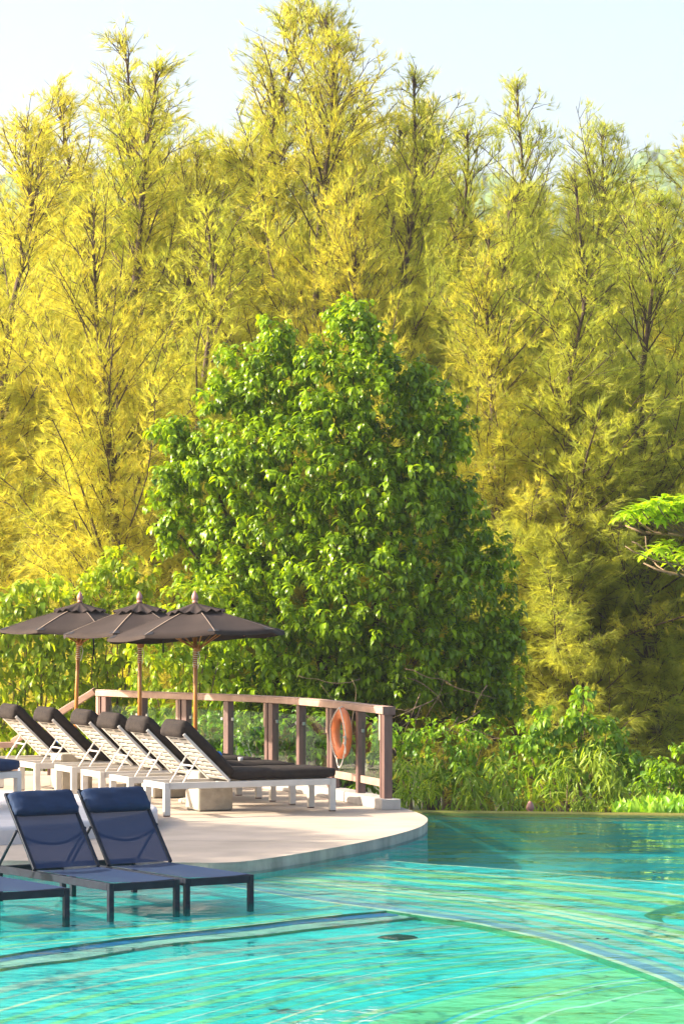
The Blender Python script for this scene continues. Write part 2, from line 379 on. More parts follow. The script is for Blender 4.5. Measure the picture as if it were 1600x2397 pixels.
loft('painted_shade_line', [p + Vector((0, .05, 0)) for p in E1], shifted(E1, .28), ZT + .003, ZT + .003, M['t_shadowblue'], 80, led)  # cast shadow of the ledge riser, painted as a navy band on the tread
# stripes on the left ledge
def lerpc(A, B, f, n=60):
    A = resample(A, n); B = resample(B, n); return [a.lerp(b_, f) for a, b_ in zip(A, B)]
def band(name, A, B, f0, f1, z, mat, parent, n=80):
    return loft(name, lerpc(A, B, f0, n), lerpc(A, B, f1, n), z, z, mat, n, parent)
Z3 = ZL + .001
l1 = LC([(-300, 2248), (0, 2194), (306, 2168), (600, 2141), (800, 2118)], Z3); 
l2 = LC([(-300, 2275), (0, 2215), (268, 2190), (536, 2165), (800, 2136)], Z3)
l3 = LC([(-300, 2285), (0, 2223), (268, 2197), (536, 2170), (800, 2140)], Z3)
for L_, w_, mt in ((l1, .10, 't_lime'), (l2, .075, 't_lime'), (l3, .05, 't_cream')):
    loft('mosaic_stripe', L_, shifted(L_, w_), Z3, Z3, M[mt], 60, led)
# right part of the ledge: bands between C1 (0) and O1 (1)
rl = empty('pool_sweep', (0, 0, 0)); tag(rl, kind='structure')
yD = lambda y: F * (EYE - Z3) / (y - HY)
y0, y1 = 2146.0, 2021.6
seq = [(2146, 't_cream'), (2142.5, 't_slate'), (2135, 't_grey'), (2130, 't_slate'), (2128.5, 't_turq'), (2125, 't_grey'), (2117, 't_turq2'), (2111, 't_grey'), (2108, 't_lime'), (2104, 't_turq'),
       (2100.5, 't_cream'), (2095, 't_turq2'), (2093, 't_cream'), (2089, 't_lime'), (2084, 't_slate'), (2082.5, 't_grey'), (2079, 't_turq2'), (2070, 't_grey'), (2068, 't_lime'), (2062, 't_turq'),
       (2055, 't_grey'), (2053, 't_lime'), (2045, 't_turq2'), (2041, 't_lime'), (2039, 't_cream'), (2036.5, 't_turq2'), (2023.2, 't_cream'), (2021.6, None)]
fr_ = lambda y: (yD(y) - yD(y0)) / (yD(y1) - yD(y0))
for (ya, mt), (yb, _) in zip(seq[:-1], seq[1:]):
    band('mosaic_stripe', C1, O1, fr_(ya), fr_(yb), Z3, M[mt], rl)
loft('sweep_riser', C1, C1, Z3, ZP, M['t_riser'], 80, rl)
loft('sweep_outer_riser', O1, O1, Z3, -.42, M['t_deep'], 80, rl)
Z3 -= .004
c_out = LC([(1640, 2104), (1600, 2114), (1545, 2127), (1508, 2141), (1517, 2150), (1551, 2160)], Z3 + .006)
c_in = LC([(1640, 2124), (1600, 2132), (1575, 2137), (1552, 2145), (1548, 2153), (1556, 2161)], Z3 + .006)
loft('basin_riser_inlay', c_out, c_in, Z3 + .006, Z3 + .006, M['t_riser'], 40, rl)
Z3 += .004
# pit floor: curves traced on the floor and bands lofted between neighbours
pit = empty('pool_floor', (0, 0, 0)); tag(pit, kind='structure')
mk('floor_base', [(-16, 8.9, ZP), (8, 8.9, ZP), (8, 27.3, ZP), (-16, 27.3, ZP)], [(0, 1, 2, 3)], M['t_turq'], pit)
zz = ZP + .001
K = [
 LC([(-900, 2560), (-300, 2400), (0, 2310), (191, 2275), (383, 2243), (600, 2214), (850, 2186), (1100, 2160), (1300, 2140)], zz),
 LC([(-900, 2690), (-300, 2465), (0, 2366), (191, 2316), (383, 2280), (600, 2245), (691, 2231), (900, 2207), (1100, 2186), (1400, 2158)], zz),
 LC([(-900, 2860), (-300, 2580), (0, 2470), (250, 2388), (500, 2330), (691, 2285), (883, 2254), (1100, 2230), (1275, 2213), (1500, 2190)], zz),
 LC([(-900, 2960), (-300, 2660), (0, 2530), (250, 2437), (500, 2367), (691, 2321), (883, 2277), (1100, 2249), (1321, 2224), (1600, 2196)], zz),
 LC([(-900, 3160), (-300, 2800), (0, 2640), (300, 2500), (622, 2396), (768, 2348), (959, 2310), (1100, 2283), (1390, 2243), (1700, 2208)], zz),
 LC([(-900, 3400), (-300, 2980), (0, 2800), (400, 2580), (833, 2396), (959, 2356), (1100, 2323), (1280, 2291), (1459, 2264), (1800, 2220)], zz),
 LC([(-500, 3300), (400, 2730), (1034, 2397), (1191, 2349), (1383, 2305), (1524, 2286), (1850, 2240)], zz),
 LC([(-500, 3500), (500, 2820), (1237, 2397), (1383, 2354), (1543, 2316), (1900, 2250)], zz),
 LC([(-300, 3700), (700, 2900), (1428, 2397), (1600, 2354), (2000, 2280)], zz),
]
B_ = lambda i, f0, f1, m_: band('mosaic_stripe', K[i], K[i + 1], f0, f1, zz, M[m_], pit)
B_(0, .05, .3, 't_grey'); B_(0, .55, .60, 't_grey')
B_(1, -.02, .03, 't_cream'); B_(1, .24, .33, 't_green'); B_(1, .52, .55, 't_grey'); B_(1, .68, .77, 't_green')
B_(2, .0, .07, 't_pale'); B_(2, .30, .55, 't_green')
B_(3, .0, .04, 't_pale'); B_(3, .24, .34, 't_green'); B_(3, .36, .39, 't_lime'); B_(3, .66, .7, 't_green')
B_(4, .0, .06, 't_cream'); B_(4, .24, .31, 't_green'); B_(4, .80, .93, 't_green')
B_(5, .0, .035, 't_pale'); B_(5, .14, .93, 't_green'); B_(5, .95, 1.0, 't_blue')
B_(6, .0, .12, 't_green'); B_(6, .12, .19, 't_pale'); B_(6, .19, .38, 't_green'); B_(6, .38, .44, 't_blue'); B_(6, .44, .96, 't_green'); B_(6, .96, 1.0, 't_pale')
B_(7, .0, .03, 't_pale'); B_(7, .03, .95, 't_green'); B_(7, .95, 1., 't_pale')
loft('mosaic_stripe', K[8], shifted(K[8], 6), zz, zz, M['t_green'], 80, pit)
# pool far wall with wet lip
tag(prism('pool_edge_wall', [(-16, 34.35), (.5, 34.35), (4.2, 33.75), (16, 31.8), (16, 32.1), (4.3, 34.05), (.6, 34.65), (-16, 34.65)], -.03, .010, M['lip']), kind='structure')
tag(prism('pool_far_wall', [(-16, 34.36), (.5, 34.36), (4.2, 33.76), (16, 31.81), (16, 32.09), (4.3, 34.04), (.6, 34.64), (-16, 34.64)], -3.2, -.03, M['t_deep']), kind='structure')
WV = [(-16, 8.95, 0), (16, 8.95, 0), (16, 31.85, 0), (4.2, 33.8, 0), (.5, 34.4, 0), (-16, 34.4, 0)]
tag(mk('pool_water', WV, [tuple(range(6))], M['water']), kind='structure')

# ---- drain grates and small things on the floor
def drain(px, py, sx, sy, rz, lab, z=ZP + .006):
    p = P(px, py, z); e = empty('drain_cover', p, rz); tag(e, lab, 'drain')
    box('frame', (0, 0, .004), (sx, sy, .008), M['grate'], e, bev=.002)
    n = 6
    for k in range(n): box('slat', (0, (k + .5) / n * sy * .9 - sy * .45, .012), (sx * .92, sy * .07, .008), M['grate'], e, bev=.001)
drain(930, 2196, .22, .22, R(45), 'dark square drain cover on the striped floor of the pool')
def leaf_flat(px, py, ln, rz, lab, z=.004):
    p = P(px, py, z); V = []; Fc = []; n = 8
    for i in range(n + 1):
        u = i / n; w_ = .16 * ln * math.sin(math.pi * u) ** .8
        V += [((u - .5) * ln, w_, .004 * math.sin(u * 9)), ((u - .5) * ln, 0, -.002), ((u - .5) * ln, -w_, .006 * math.cos(u * 5))]
    for i in range(n):
        a = i * 3; Fc += [(a, a + 1, a + 4, a + 3), (a + 1, a + 2, a + 5, a + 4)]
    tag(mk('fallen_leaf', V, Fc, M['grate'], None, True, p, (0, 0, rz)), lab, 'leaf', 'fallen leaves in the pool')
leaf_flat(655, 2364, .14, .1, 'dark fallen leaf in the pool near the bottom of the picture', ZP + .01)
leaf_flat(1410, 2198, .10, .3, 'dark fallen leaf lying over the grey and slate mosaic stripes')
leaf_flat(1540, 2043, .11, 0, 'dark fallen leaf floating over the deep water at right')

# ================================================================== RAILING
rail_pts = spline([PD(905, 1655, 33.5), PD(782, 1641.5, 35.4), PD(640, 1631, 37.04), PD(437, 1623, 38.35), PD(335, 1619, 39.0), PD(232, 1615, 39.7)], 12)
rail_pts = [Vector((p.x, p.y, 0)) for p in rail_pts]
def at_px(px):
    best = min(range(len(rail_pts)), key=lambda i: abs(HX + rail_pts[i].x * F / rail_pts[i].y - px))
    a = rail_pts[max(0, best - 1)]; b_ = rail_pts[min(len(rail_pts) - 1, best + 1)]
    t_ = (b_ - a).normalized(); return rail_pts[best], t_, best
CURBH = .12
def sweep_rect(name, pts, hw, z0, z1, mat, parent, kind=None):
    V = []; Fc = []; n = len(pts)
    for i, p in enumerate(pts):
        t_ = (pts[min(n - 1, i + 1)] - pts[max(0, i - 1)]); t_.z = 0; t_.normalize(); s_ = Vector((-t_.y, t_.x, 0)) * hw
        z = p.z; V += [(p.x + s_.x, p.y + s_.y, z + z0), (p.x - s_.x, p.y - s_.y, z + z0), (p.x - s_.x, p.y - s_.y, z + z1), (p.x + s_.x, p.y + s_.y, z + z1)]
    for i in range(n - 1):
        a = i * 4
        for k in range(4): Fc.append((a + k, a + (k + 1) % 4, a + 4 + (k + 1) % 4, a + 4 + k))
    Fc += [(3, 2, 1, 0), (n * 4 - 4, n * 4 - 3, n * 4 - 2, n * 4 - 1)]
    o = mk(name, V, Fc, mat, parent); 
    bv = o.modifiers.new('b', 'BEVEL'); bv.width = .008; bv.segments = 2; bv.limit_method = 'ANGLE'; bv.angle_limit = R(50)
    return o
curb_pts = [rail_pts[0] + (rail_pts[0] - rail_pts[1]).normalized() * .16] + rail_pts[1:]
tag(sweep_rect('curb', curb_pts, .115, DECKZ, DECKZ + CURBH, M['curb'], None), 'pale concrete curb carrying the railing along the deck edge', 'curb')
rail = empty('railing', (0, 0, 0)); tag(rail, 'curved brown wooden railing with glass panels round the sun deck', 'railing')
ZC = DECKZ + CURBH; RT = 1.265
def seg(i0, i1): return rail_pts[i0:i1 + 1]
ie = at_px(640)[2]
hp = [rail_pts[0] + (rail_pts[0] - rail_pts[1]).normalized() * .07] + rail_pts[1:]
sweep_rect('handrail', hp[:ie + 1], .07, RT - .085, RT - .012, M['wood'], rail)
sweep_rect('handrail', hp[ie:], .07, RT - .085, RT - .012, M['wood'], rail)
sweep_rect('rail_cap', hp, .062, RT - .012, RT + .003, M['wood'], rail)
p0, t0, _ = at_px(905); box('end_cap', hp[0] + (hp[0] - hp[1]).normalized() * .006 + Vector((0, 0, RT - .044)), (.012, .15, .094), M['post'], rail, math.atan2(t0.y, t0.x), .002)
posts = [(903, 2), (840, 1), (782, 2), (710, 1), (640, 2), (537, 1), (437, 2), (338, 1), (245, 2)]
pin = []
for px, kd in posts:
    p, t_, ii = at_px(px); rz = math.atan2(t_.y, t_.x); pin.append((p, t_, ii))
    h = RT - .086 - ZC
    if kd == 2:
        box('post', p + Vector((0, 0, ZC + h / 2)), (.10, .10, h), M['post'], rail, rz, .005)
        q = p + t_ * .10; box('post_batten', q + Vector((0, 0, ZC + h / 2)), (.03, .09, h), M['post'], rail, rz, .003)
        q = p + t_ * .155; box('post_block', q + Vector((0, 0, RT - .24)), (.05, .085, .30), M['wood'], rail, rz, .003)
        box('post_batten', q + Vector((0, 0, ZC + h / 2 - .15)), (.045, .06, h - .32), M['post'], rail, rz, .003)
    else:
        box('post', p + Vector((0, 0, ZC + h / 2)), (.085, .10, h), M['post'], rail, rz, .005)
        box('post_batten', p + t_ * .06 + Vector((0, 0, ZC + h / 2)), (.022, .07, h), M['post'], rail, rz, .003)
for (pa, ta, ia), (pb, tb, ib) in zip(pin[:-1], pin[1:]):
    a = pa + ta * .10; b_ = pb - tb * .05; d = b_ - a; L_ = d.length; rz = math.atan2(d.y, d.x); c = (a + b_) / 2
    box('glass_panel', c + Vector((0, 0, .745)), (L_ - .03, .010, .63), M['glass'], rail, rz, .001)
    box('bottom_board', c + Vector((0, 0, .385)), (L_ + .04, .035, .085), M['wood'], rail, rz, .003)
    for s_ in (-1, 1): box('glass_clamp', c + d.normalized() * s_ * (L_ / 2 - .025) + Vector((0, 0, .95)), (.04, .03, .04), M['steel'], rail, rz, .003)
# stair rail going down on the left
sr = empty('stair_railing', (0, 0, 0)); tag(sr, 'brown wooden stair handrail sloping down behind the loungers at left', 'railing')
a = PD(222, 1619, 39.75); b_ = PD(30, 1738, 39.95)
def beam(name, a, b_, w_, h_, mat, parent):
    d = b_ - a; o = box(name, (a + b_) / 2, (d.length, w_, h_), mat, parent, bev=.004)
    q = d.to_track_quat('X', 'Z'); o.rotation_euler = q.to_euler(); return o
beam('handrail', a, b_, .12, .075, M['wood'], sr); beam('rail_cap', a + Vector((0, 0, .048)), b_ + Vector((0, 0, .048)), .10, .012, M['wood'], sr)
beam('handrail', b_ + Vector((.06, 0, -.03)), PD(-120, 1748, 39.9), .12, .075, M['wood'], sr)
for px, y in ((32, 1745), (120, 1684)):
    p = PD(px, y, 39.92); box('post', (p.x, p.y, (p.z - 1.0) / 1 - .2 + .1), (.10 if px > 50 else .2, .10, 1.9), M['post'] if px > 50 else M['wood'], sr, 0, .004)
# stair flight
st = empty('stairs', (0, 0, 0)); tag(st, kind='structure')
for k in range(9): box('step', (-3.6 - .3 * k, 40.6, DECKZ - .18 * (k + .5)), (.3, 1.6, .18), M['curb'], st, bev=.004)

# ================================================================== LIFEBUOY
def buoy():
    p, t_, _ = at_px(819); nrm = Vector((-t_.y, t_.x, 0)); nrm = nrm if nrm.y < 0 else -nrm   # towards the deck
    if nrm.x > 0: nrm = -nrm
    c = p + nrm * .13 + Vector((0, 0, .90 - .0)); c.z = .905
    e = empty('lifebuoy', c, math.atan2(t_.y, t_.x)); tag(e, 'orange lifebuoy ring with white rope hanging on the railing beside the end post', 'lifebuoy')
    Rr, r1, r2 = .235, .068, .052; n, k = 48, 16; V = []; Fc = []
    for i in range(n):
        a = 2 * math.pi * i / n
        for j in range(k):
            b_ = 2 * math.pi * j / k; rr = Rr + r1 * math.cos(b_); V.append((rr * math.cos(a), r2 * math.sin(b_), rr * math.sin(a)))
    for i in range(n):
        for j in range(k): Fc.append((i * k + j, i * k + (j + 1) % k, ((i + 1) % n) * k + (j + 1) % k, ((i + 1) % n) * k + j))
    mk('ring', V, Fc, M['buoy'], e, True)
    anchors = [R(100), R(10), R(-80), R(190)]
    side = 1 if (Matrix.Rotation(math.atan2(t_.y, t_.x), 3, 'Z') @ Vector((0, 1, 0))).dot(nrm) > 0 else -1
    for a in anchors:
        box('rope_cleat', ((Rr + .062) * math.cos(a), side * .012, (Rr + .062) * math.sin(a)), (.02, .055, .03), M['buoy'], e, rot=(0, -a, 0), bev=.004)
    for i in range(4):
        a0 = anchors[i]; a1 = a0 - R(90); pts = []
        for q in range(15):
            u = q / 14; a = a0 + (a1 - a0) * u; rr = Rr + .075 - .10 * math.sin(math.pi * u) * (1 if i in (0, 1) else -.55)
            z = rr * math.sin(a) - (.07 * math.sin(math.pi * u) if i in (2, 3) else 0)
            pts.append((rr * math.cos(a), side * (.045 + .03 * math.sin(math.pi * u)), z))
        tube('rope', pts, .0075, M['rope'], e, 6)
    tube('rope', [(-.30, side * .06, -.02), (-.34, side * .07, -.06), (-.33, side * .07, -.12), (-.37, side * .07, -.17), (-.36, side * .07, -.22), (-.28, side * .06, -.20)], .008, M['rope'], e, 6)
    for zc in (-.03, -.10): lathe('knot', [(.004, -.016), (.018, -.008), (.02, .004), (.004, .016)], M['rope'], e, 8, (-.335, side * .07, zc))
    tube('hook', [(0, -side * .09, .22), (0, -side * .07, .255), (0, 0, .32), (0, side * .01, .30)], .006, M['steel'], e, 6)
buoy()

# ================================================================== WHITE LOUNGERS
def cushion_mesh(name, dx, dy, dz, mat, rad=.055, seed=0, nose=False):
    """soft box: rounded edges, slightly crowned, with low folds"""
    bm = bmesh.new(); bmesh.ops.create_cube(bm, size=2)
    bmesh.ops.subdivide_edges(bm, edges=bm.edges[:], cuts=9, use_grid_fill=True)
    rs = random.Random(seed); ph = [rs.uniform(0, 6) for _ in range(4)]
    for v in bm.verts:
        x, y, z = v.co
        X = x * dx / 2; Y = y * dy / 2; Z = z * dz / 2
        ix = max(-dx / 2 + rad, min(dx / 2 - rad, X)); iy = max(-dy / 2 + rad, min(dy / 2 - rad, Y)); iz = max(-dz / 2 + rad, min(dz / 2 - rad, Z))
        d = Vector((X - ix, Y - iy, Z - iz))
        if d.length > 1e-6: v.co = Vector((ix, iy, iz)) + d.normalized() * rad
        else: v.co = (X, Y, Z)
        v.co.z += .012 * (1 - x * x) * (1 - y * y) * (1 if z > 0 else .2) + .004 * math.sin(x * 9 + ph[0]) * math.sin(y * 5 + ph[1])
        v.co.y += .004 * math.sin(x * 12 + ph[2])
    me = bpy.data.meshes.new(name); bm.to_mesh(me); bm.free(); me.materials.append(mat)
    me.polygons.foreach_set('use_smooth', [True] * len(me.polygons)); return me
LW, LL, LH = .64, 2.05, .38
def lounger(cush, label):
    # origin on the floor at the near head corner; +x along the bed, +y across away from the viewer
    e = empty('sun_lounger', (0, 0, 0)); tag(e, label, 'sun lounger')
    W = M['white']; tk = .05; rh = .07
    for y in (.025, LW - .025): box('side_rail', (LL / 2, y, LH - rh / 2), (LL - .101, tk, rh), W, e, bev=.003)
    for x in (.0275, LL - .0275): box('end_rail', (x, LW / 2, LH - rh / 2), (.045, LW - .101, rh - .004), W, e, bev=.003)
    for x in (.035, LL - .035):
        for y in (.028, LW - .028):
            lg = box('leg', (x, y, LH / 2 + .012), (.072, .056, LH - .024), W, e, bev=.004)
            box('foot_cap', (0, 0, -LH / 2 + .006), (.066, .05, .013), M['foot'], lg, bev=.002)
    # bed slats under the cushion
    for k in range(9): box('bed_slat', (.86 + k * .13, LW / 2, LH - .035), (.075, LW - .104, .02), W, e, bev=.002)
    # backrest hinged at x=.76, 45 degrees
    hx, th, BL = .77, R(136), .73
    br = empty('backrest', (hx, 0, LH + .005)); br.parent = e; br.rotation_euler = (0, -th, 0)   # local +x goes up the back
    for y, q in ((.02, .042), (LW - .035, .07)): box('stile', (BL / 2, y, 0), (BL, q, .03), W, br, bev=.003)
    box('thin_stile', (BL / 2, LW * .47, 0), (BL - .06, .05, .022), W, br, bev=.002)
    ns = 10
    sm_ = boxmesh('slat', .043, LW - .085, .018, W, .002)
    for k in range(ns): link('slat', sm_, br, (.045 + k * (BL - .075) / (ns - 1), LW / 2, .0))
    box('top_rail', (BL + .012, LW / 2, 0), (.026, LW, .034), W, br, bev=.004)
    # prop
    top = Vector((hx - .42 * math.cos(math.pi - th), 0, LH + .42 * math.sin(th))); 
    for y in (.16, LW - .12): tube('prop_leg', [(top.x, y, top.z - .02), (top.x - .20, y, LH - .03)], .010, M['white_metal'], e, 8)
    tube('prop_bar', [(top.x - .075, .16, top.z - .02 - (top.z - LH) * .35), (top.x - .075, LW - .12, top.z - .02 - (top.z - LH) * .35)], .010, M['white_metal'], e, 8)
    # cushions
    cm = M[cush]
    sc = link('seat_cushion', cushion_mesh('seat_cushion', 1.27, LW - .01, .12, cm, .052, 3), e, (.80 + .635, LW / 2, LH + .065))
    bc = link('back_cushion', cushion_mesh('back_cushion', .84, LW - .01, .13, cm, .06, 5), br, (.43, LW / 2, -.085))
    sk = link('cushion_flap', cushion_mesh('cushion_flap', .16, LW - .03, .11, cm, .05, 8), br, (BL + .045, LW / 2, -.03))
    sk.rotation_euler = (0, R(60), 0)
    # piping along the seat cushion
    tube('piping', [(.86, .008, LH + .025), (1.4, .004, LH + .018), (2.0, .008, LH + .024)], .005, cm, e, 5)
    return e
def copy_tree(o, parent=None):
    c = o.copy(); COL.objects.link(c); c.parent = parent
    for ch in list(o.children): copy_tree(ch, c)
    return c
UA = math.atan2(.424, .906)
spots = [((-1.93, 32.1), 'white slatted sun lounger with black cushion nearest the pool, rightmost of the row'),
         ((-2.40, 33.15), 'white lounger with black cushion and a blue towel on its seat, behind the rightmost one'),
         ((-2.80, 34.16), 'white lounger with black cushion, third from the right along the row'),
         ((-3.22, 35.15), 'white lounger with black cushion just right of the leaning umbrella pole'),
         ((-3.74, 35.95), 'white lounger with black cushion left of the leaning umbrella pole, second from the left'),
         ((-4.30, 36.95), 'white lounger with black cushion cut by the left edge, farthest of the row')]
proto = lounger('cushion', spots[0][1])
for i, ((x, y), lab) in enumerate(spots):
    o = proto if i == 0 else copy_tree(proto)
    o.location = (x, y, DECKZ + .002); o.rotation_euler.z = UA + rnd.uniform(-.022, .022); o['label'] = lab; o['group'] = 'white sun loungers in a row on the deck'
pl = lounger('navy_cushion', 'white lounger with navy cushion on the raised round platform at the left edge')
ang = R(58); foot = Vector((-3.40, 31.3)); ln = Vector((math.cos(ang), math.sin(ang)))
pl.rotation_euler.z = ang; pl.location = (foot.x - ln.x * LL, foot.y - ln.y * LL, DECKZ + .184)
# towels: rolled, each lying on a seat
def towel(p, rz, lab):
    e = empty('rolled_towel', p, rz); tag(e, lab, 'towel', 'rolled blue towels on the loungers')
    V = []; Fc = []; n = 40; rr = []
    for k in range(n):
        a = k / n * 3.2 * 2 * math.pi; r_ = .025 + .045 * k / n; rr.append((r_ * math.cos(a), r_ * math.sin(a)))
    for (x, z) in rr: V += [(x, -.26, z), (x, .26, z)]
    for i in range(n - 1): Fc.append((2 * i, 2 * i + 1, 2 * i + 3, 2 * i + 2))
    o = mk('towel_roll', V, Fc, M['towel'], e, True); sf = o.modifiers.new('s', 'SOLIDIFY'); sf.thickness = .011
def on_lounger(i, lx, ly, z):
    (x, y), _ = spots[i]; return Vector((x + lx * math.cos(UA) - ly * math.sin(UA), y + lx * math.sin(UA) + ly * math.cos(UA), z))
towel(on_lounger(1, 1.08, .32, DECKZ + LH + .215), UA + .08, 'rolled bright blue towel on the seat of the second lounger from the right')
towel(on_lounger(5, 1.02, .32, DECKZ + LH + .215), UA + .05, 'rolled bright blue towel on the seat of the leftmost lounger of the row')
def cup(p):
    e = lathe('white_cup', [(.018, 0), (.024, .008), (.028, .03), (.03, .05), (.027, .048), (.02, .01), (.002, .008)], M['white'], None, 16, p)
    tag(e, 'small white cup standing on the black seat cushion beside the blue towel', 'cup')
cup(on_lounger(1, 1.42, .12, DECKZ + LH + .142))

# ---- concrete blocks
def block(x, y, lab):
    s_ = .41; c = Vector((x, y, 0)) + Vector((math.cos(UA) - math.sin(UA), math.sin(UA) + math.cos(UA), 0)) * s_ / 2
    bm = bmesh.new(); bmesh.ops.create_cube(bm, size=1); bmesh.ops.scale(bm, vec=(s_, s_, .44), verts=bm.verts)
    bmesh.ops.bevel(bm, geom=bm.edges[:], offset=.012, segments=2, affect='EDGES'); me = bpy.data.meshes.new('block'); bm.to_mesh(me); bm.free(); me.materials.append(M['concrete'])
    e = empty('concrete_side_table', (c.x, c.y, DECKZ), UA); tag(e, lab, 'side table', 'concrete block tables between the loungers')
    link('block_body', me, e, (0, 0, .232)); box('inset_foot', (0, 0, .007), (s_ - .03, s_ - .03, .012), M['grate'], e, bev=.002)  # dark foot set in under the block
block(-1.60, 33.05, 'square concrete block table between the two rightmost loungers')
block(-2.25, 35.22, 'square concrete block table behind the third lounger from the right')
block(-3.49, 36.70, 'square concrete block table between the two leftmost loungers of the row')

# ================================================================== UMBRELLAS
def umbrella(x, y, z0, rad, rot, tilt, top_px, lab, lean=(0, 0), apex=2.31, closed=False):
    e = empty('parasol', (x, y, z0)); tag(e, lab, 'umbrella', 'dark brown parasols over the loungers')
    pole_top = apex - .02
    lv = Vector((lean[0], lean[1], 0))
    tube('pole', [(0, 0, 0.0), tuple(lv * .5 + Vector((0, 0, pole_top / 2))), tuple(lv + Vector((0, 0, pole_top)))], [.026, .026, .024], M['pole'], e, 14)
    lathe('base_plate', [(.2, 0), (.2, .03), (.18, .045), (.04, .05), (.035, .16), (.02, .16)], M['concrete'], e, 20, (0, 0, .001))
    hd = empty('canopy', tuple(lv + Vector((0, 0, apex)))); hd.parent = e; hd.rotation_euler = (tilt[0], tilt[1], rot)
    n = 8; rim = -.345
    def pt(k, u, s_=0.0, rr=rad, zr=rim, sag=.035):
        # k: sector position (may be fractional), u: 0 apex .. 1 rim
        k0 = math.floor(k); f = k - k0; a0 = 2 * math.pi * k0 / n; a1 = 2 * math.pi * (k0 + 1) / n
        p0 = Vector((math.cos(a0), math.sin(a0), 0)); p1 = Vector((math.cos(a1), math.sin(a1), 0))
        q = p0.lerp(p1, f) * rr * u
        z = zr * (.86 * u + .14 * u * u) - sag * math.sin(math.pi * f) * math.sin(math.pi * min(1, u) * .62) * .7
        return Vector((q.x, q.y, z + s_))
    for k in range(n):
        V = []; Fc = []; nu, nf = 9, 7
        for i in range(nu + 1):
            for j in range(nf + 1): V.append(pt(k + j / nf * .9999, .02 + .98 * i / nu))
        for j in range(nf + 1): q = pt(k + j / nf * .9999, 1.0); V.append(q * 1.0 + Vector((0, 0, -.035)))
        for i in range(nu + 1):
            for j in range(nf):
                a = i * (nf + 1) + j; Fc.append((a, a + 1, a + nf + 2, a + nf + 1))
        mk('canopy_panel', V, Fc, M['canopy'], hd, True)
        # pockets and seams at the rib
        Vp = [pt(k, .90, .006), pt(k, 1.005, .006), pt(k + .10, .985, .006), pt(k + .07, .92, .006), pt(k - .10 + 0, .985, .006) if k else pt(7.9, .985, .006), pt(k - .07, .92, .006) if k else pt(7.93, .92, .006)]
        mk('corner_pocket', Vp, [(0, 1, 2, 3), (0, 5, 4, 1)], M['canopy_dark'], hd)
        Vs = []; Fs = []
        for i in range(9):
            u = .1 + .9 * i / 8; a = 2 * math.pi * k / n; q = pt(k, u, .006); s_ = Vector((-math.sin(a), math.cos(a), 0)) * .006
            Vs += [q - s_, q + s_]
        for i in range(8): Fs.append((2 * i, 2 * i + 1, 2 * i + 3, 2 * i + 2))
        mk('seam', Vs, Fs, M['seam'], hd)
        a = 2 * math.pi * k / n; d = Vector((math.cos(a), math.sin(a), 0))
        tube('rib', [d * .03 + Vector((0, 0, -.03)), d * rad * .97 + Vector((0, 0, rim * .97 - .018))], .010, M['pole'], hd, 6)
        tube('stretcher', [d * .035 + Vector((0, 0, -.50)), d * rad * .5 + Vector((0, 0, rim * .5 - .03))], .008, M['pole'], hd, 6)
    # upper vent tier with scalloped edge
    V = []; Fc = []; m_ = 64; rr2 = .36
    for i in range(6):
        u = i / 5
        for j in range(m_):
            a = 2 * math.pi * j / m_; sc = math.cos(math.pi / n) / math.cos((a % (2 * math.pi / n)) - math.pi / n)
            wv = .018 * math.cos(a * 16) * u ** 2
            V.append((rr2 * (.03 + .97 * u) * math.cos(a) * sc, rr2 * (.03 + .97 * u) * math.sin(a) * sc, .035 - .118 * u * 1.0 + wv + .012 * math.sin(a * 5 + 1) * u ** 2))
    for i in range(5):
        for j in range(m_): Fc.append((i * m_ + j, i * m_ + (j + 1) % m_, (i + 1) * m_ + (j + 1) % m_, (i + 1) * m_ + j))
    mk('vent_cap', V, Fc, M['canopy'], hd, True)
    lathe('hub', [(.02, -.06), (.045, -.055), (.045, .0), (.02, .02)], M['pole'], hd, 14)
    lathe('lower_hub', [(.025, -.54), (.045, -.53), (.045, -.47), (.025, -.46)], M['pole'], hd, 14)
    lathe('finial', [(.03, .03), (.036, .035), (.034, .055), (.024, .062), (.037, .072), (.041, .09), (.037, .115), (.024, .145), (.010, .168), (.003, .178)], M['finial'], hd, 18)
    # rope binding and hanging strap
    pts = []
    for q in range(90):
        a = q * .62; z = apex - .50 - .22 * q / 89; f = z / pole_top; pts.append((lv.x * f + .031 * math.cos(a), lv.y * f + .028 * math.sin(a), z))
    tube('rope_binding', pts, .0045, M['rope'], e, 5)
    tube('loose_rope', [(.03 + lv.x * .85, -.03, apex - .52), (.055 + lv.x * .85, -.03, apex - .6), (.045 + lv.x * .8, -.03, apex - .68), (.028 + lv.x * .8, -.02, apex - .74)], .006, M['rope'], e, 5)
    return e
def strap(e, x, y, z0, z1):
    box('tie_strap', (x, y, (z0 + z1) / 2), (.018, .006, z0 - z1), M['canopy_dark'], e, bev=.001)
u1 = umbrella((457 - HX) * 34.6 / F, 34.6, DECKZ, 1.06, R(14), (R(-3.0), R(-2.2)), 1392, 'dark brown parasol at the right, in front of the other two')
u2 = umbrella((327 - HX) * 37.1 / F, 37.1, DECKZ, 1.03, R(30), (R(-1.0), R(-1.0)), 1392, 'dark brown parasol in the middle, its right side behind the front parasol')
u3 = umbrella((172 - HX) * 38.9 / F, 38.9, DECKZ, 1.08, R(20), (R(-.5), R(1.0)), 1392, 'dark brown parasol at the left on a leaning pole', lean=((187 - 172) * 38.9 / F, 0))
strap(u1, -.34, -.6, 1.96, 1.76); strap(u3, .30, -.4, 2.0, 1.66)
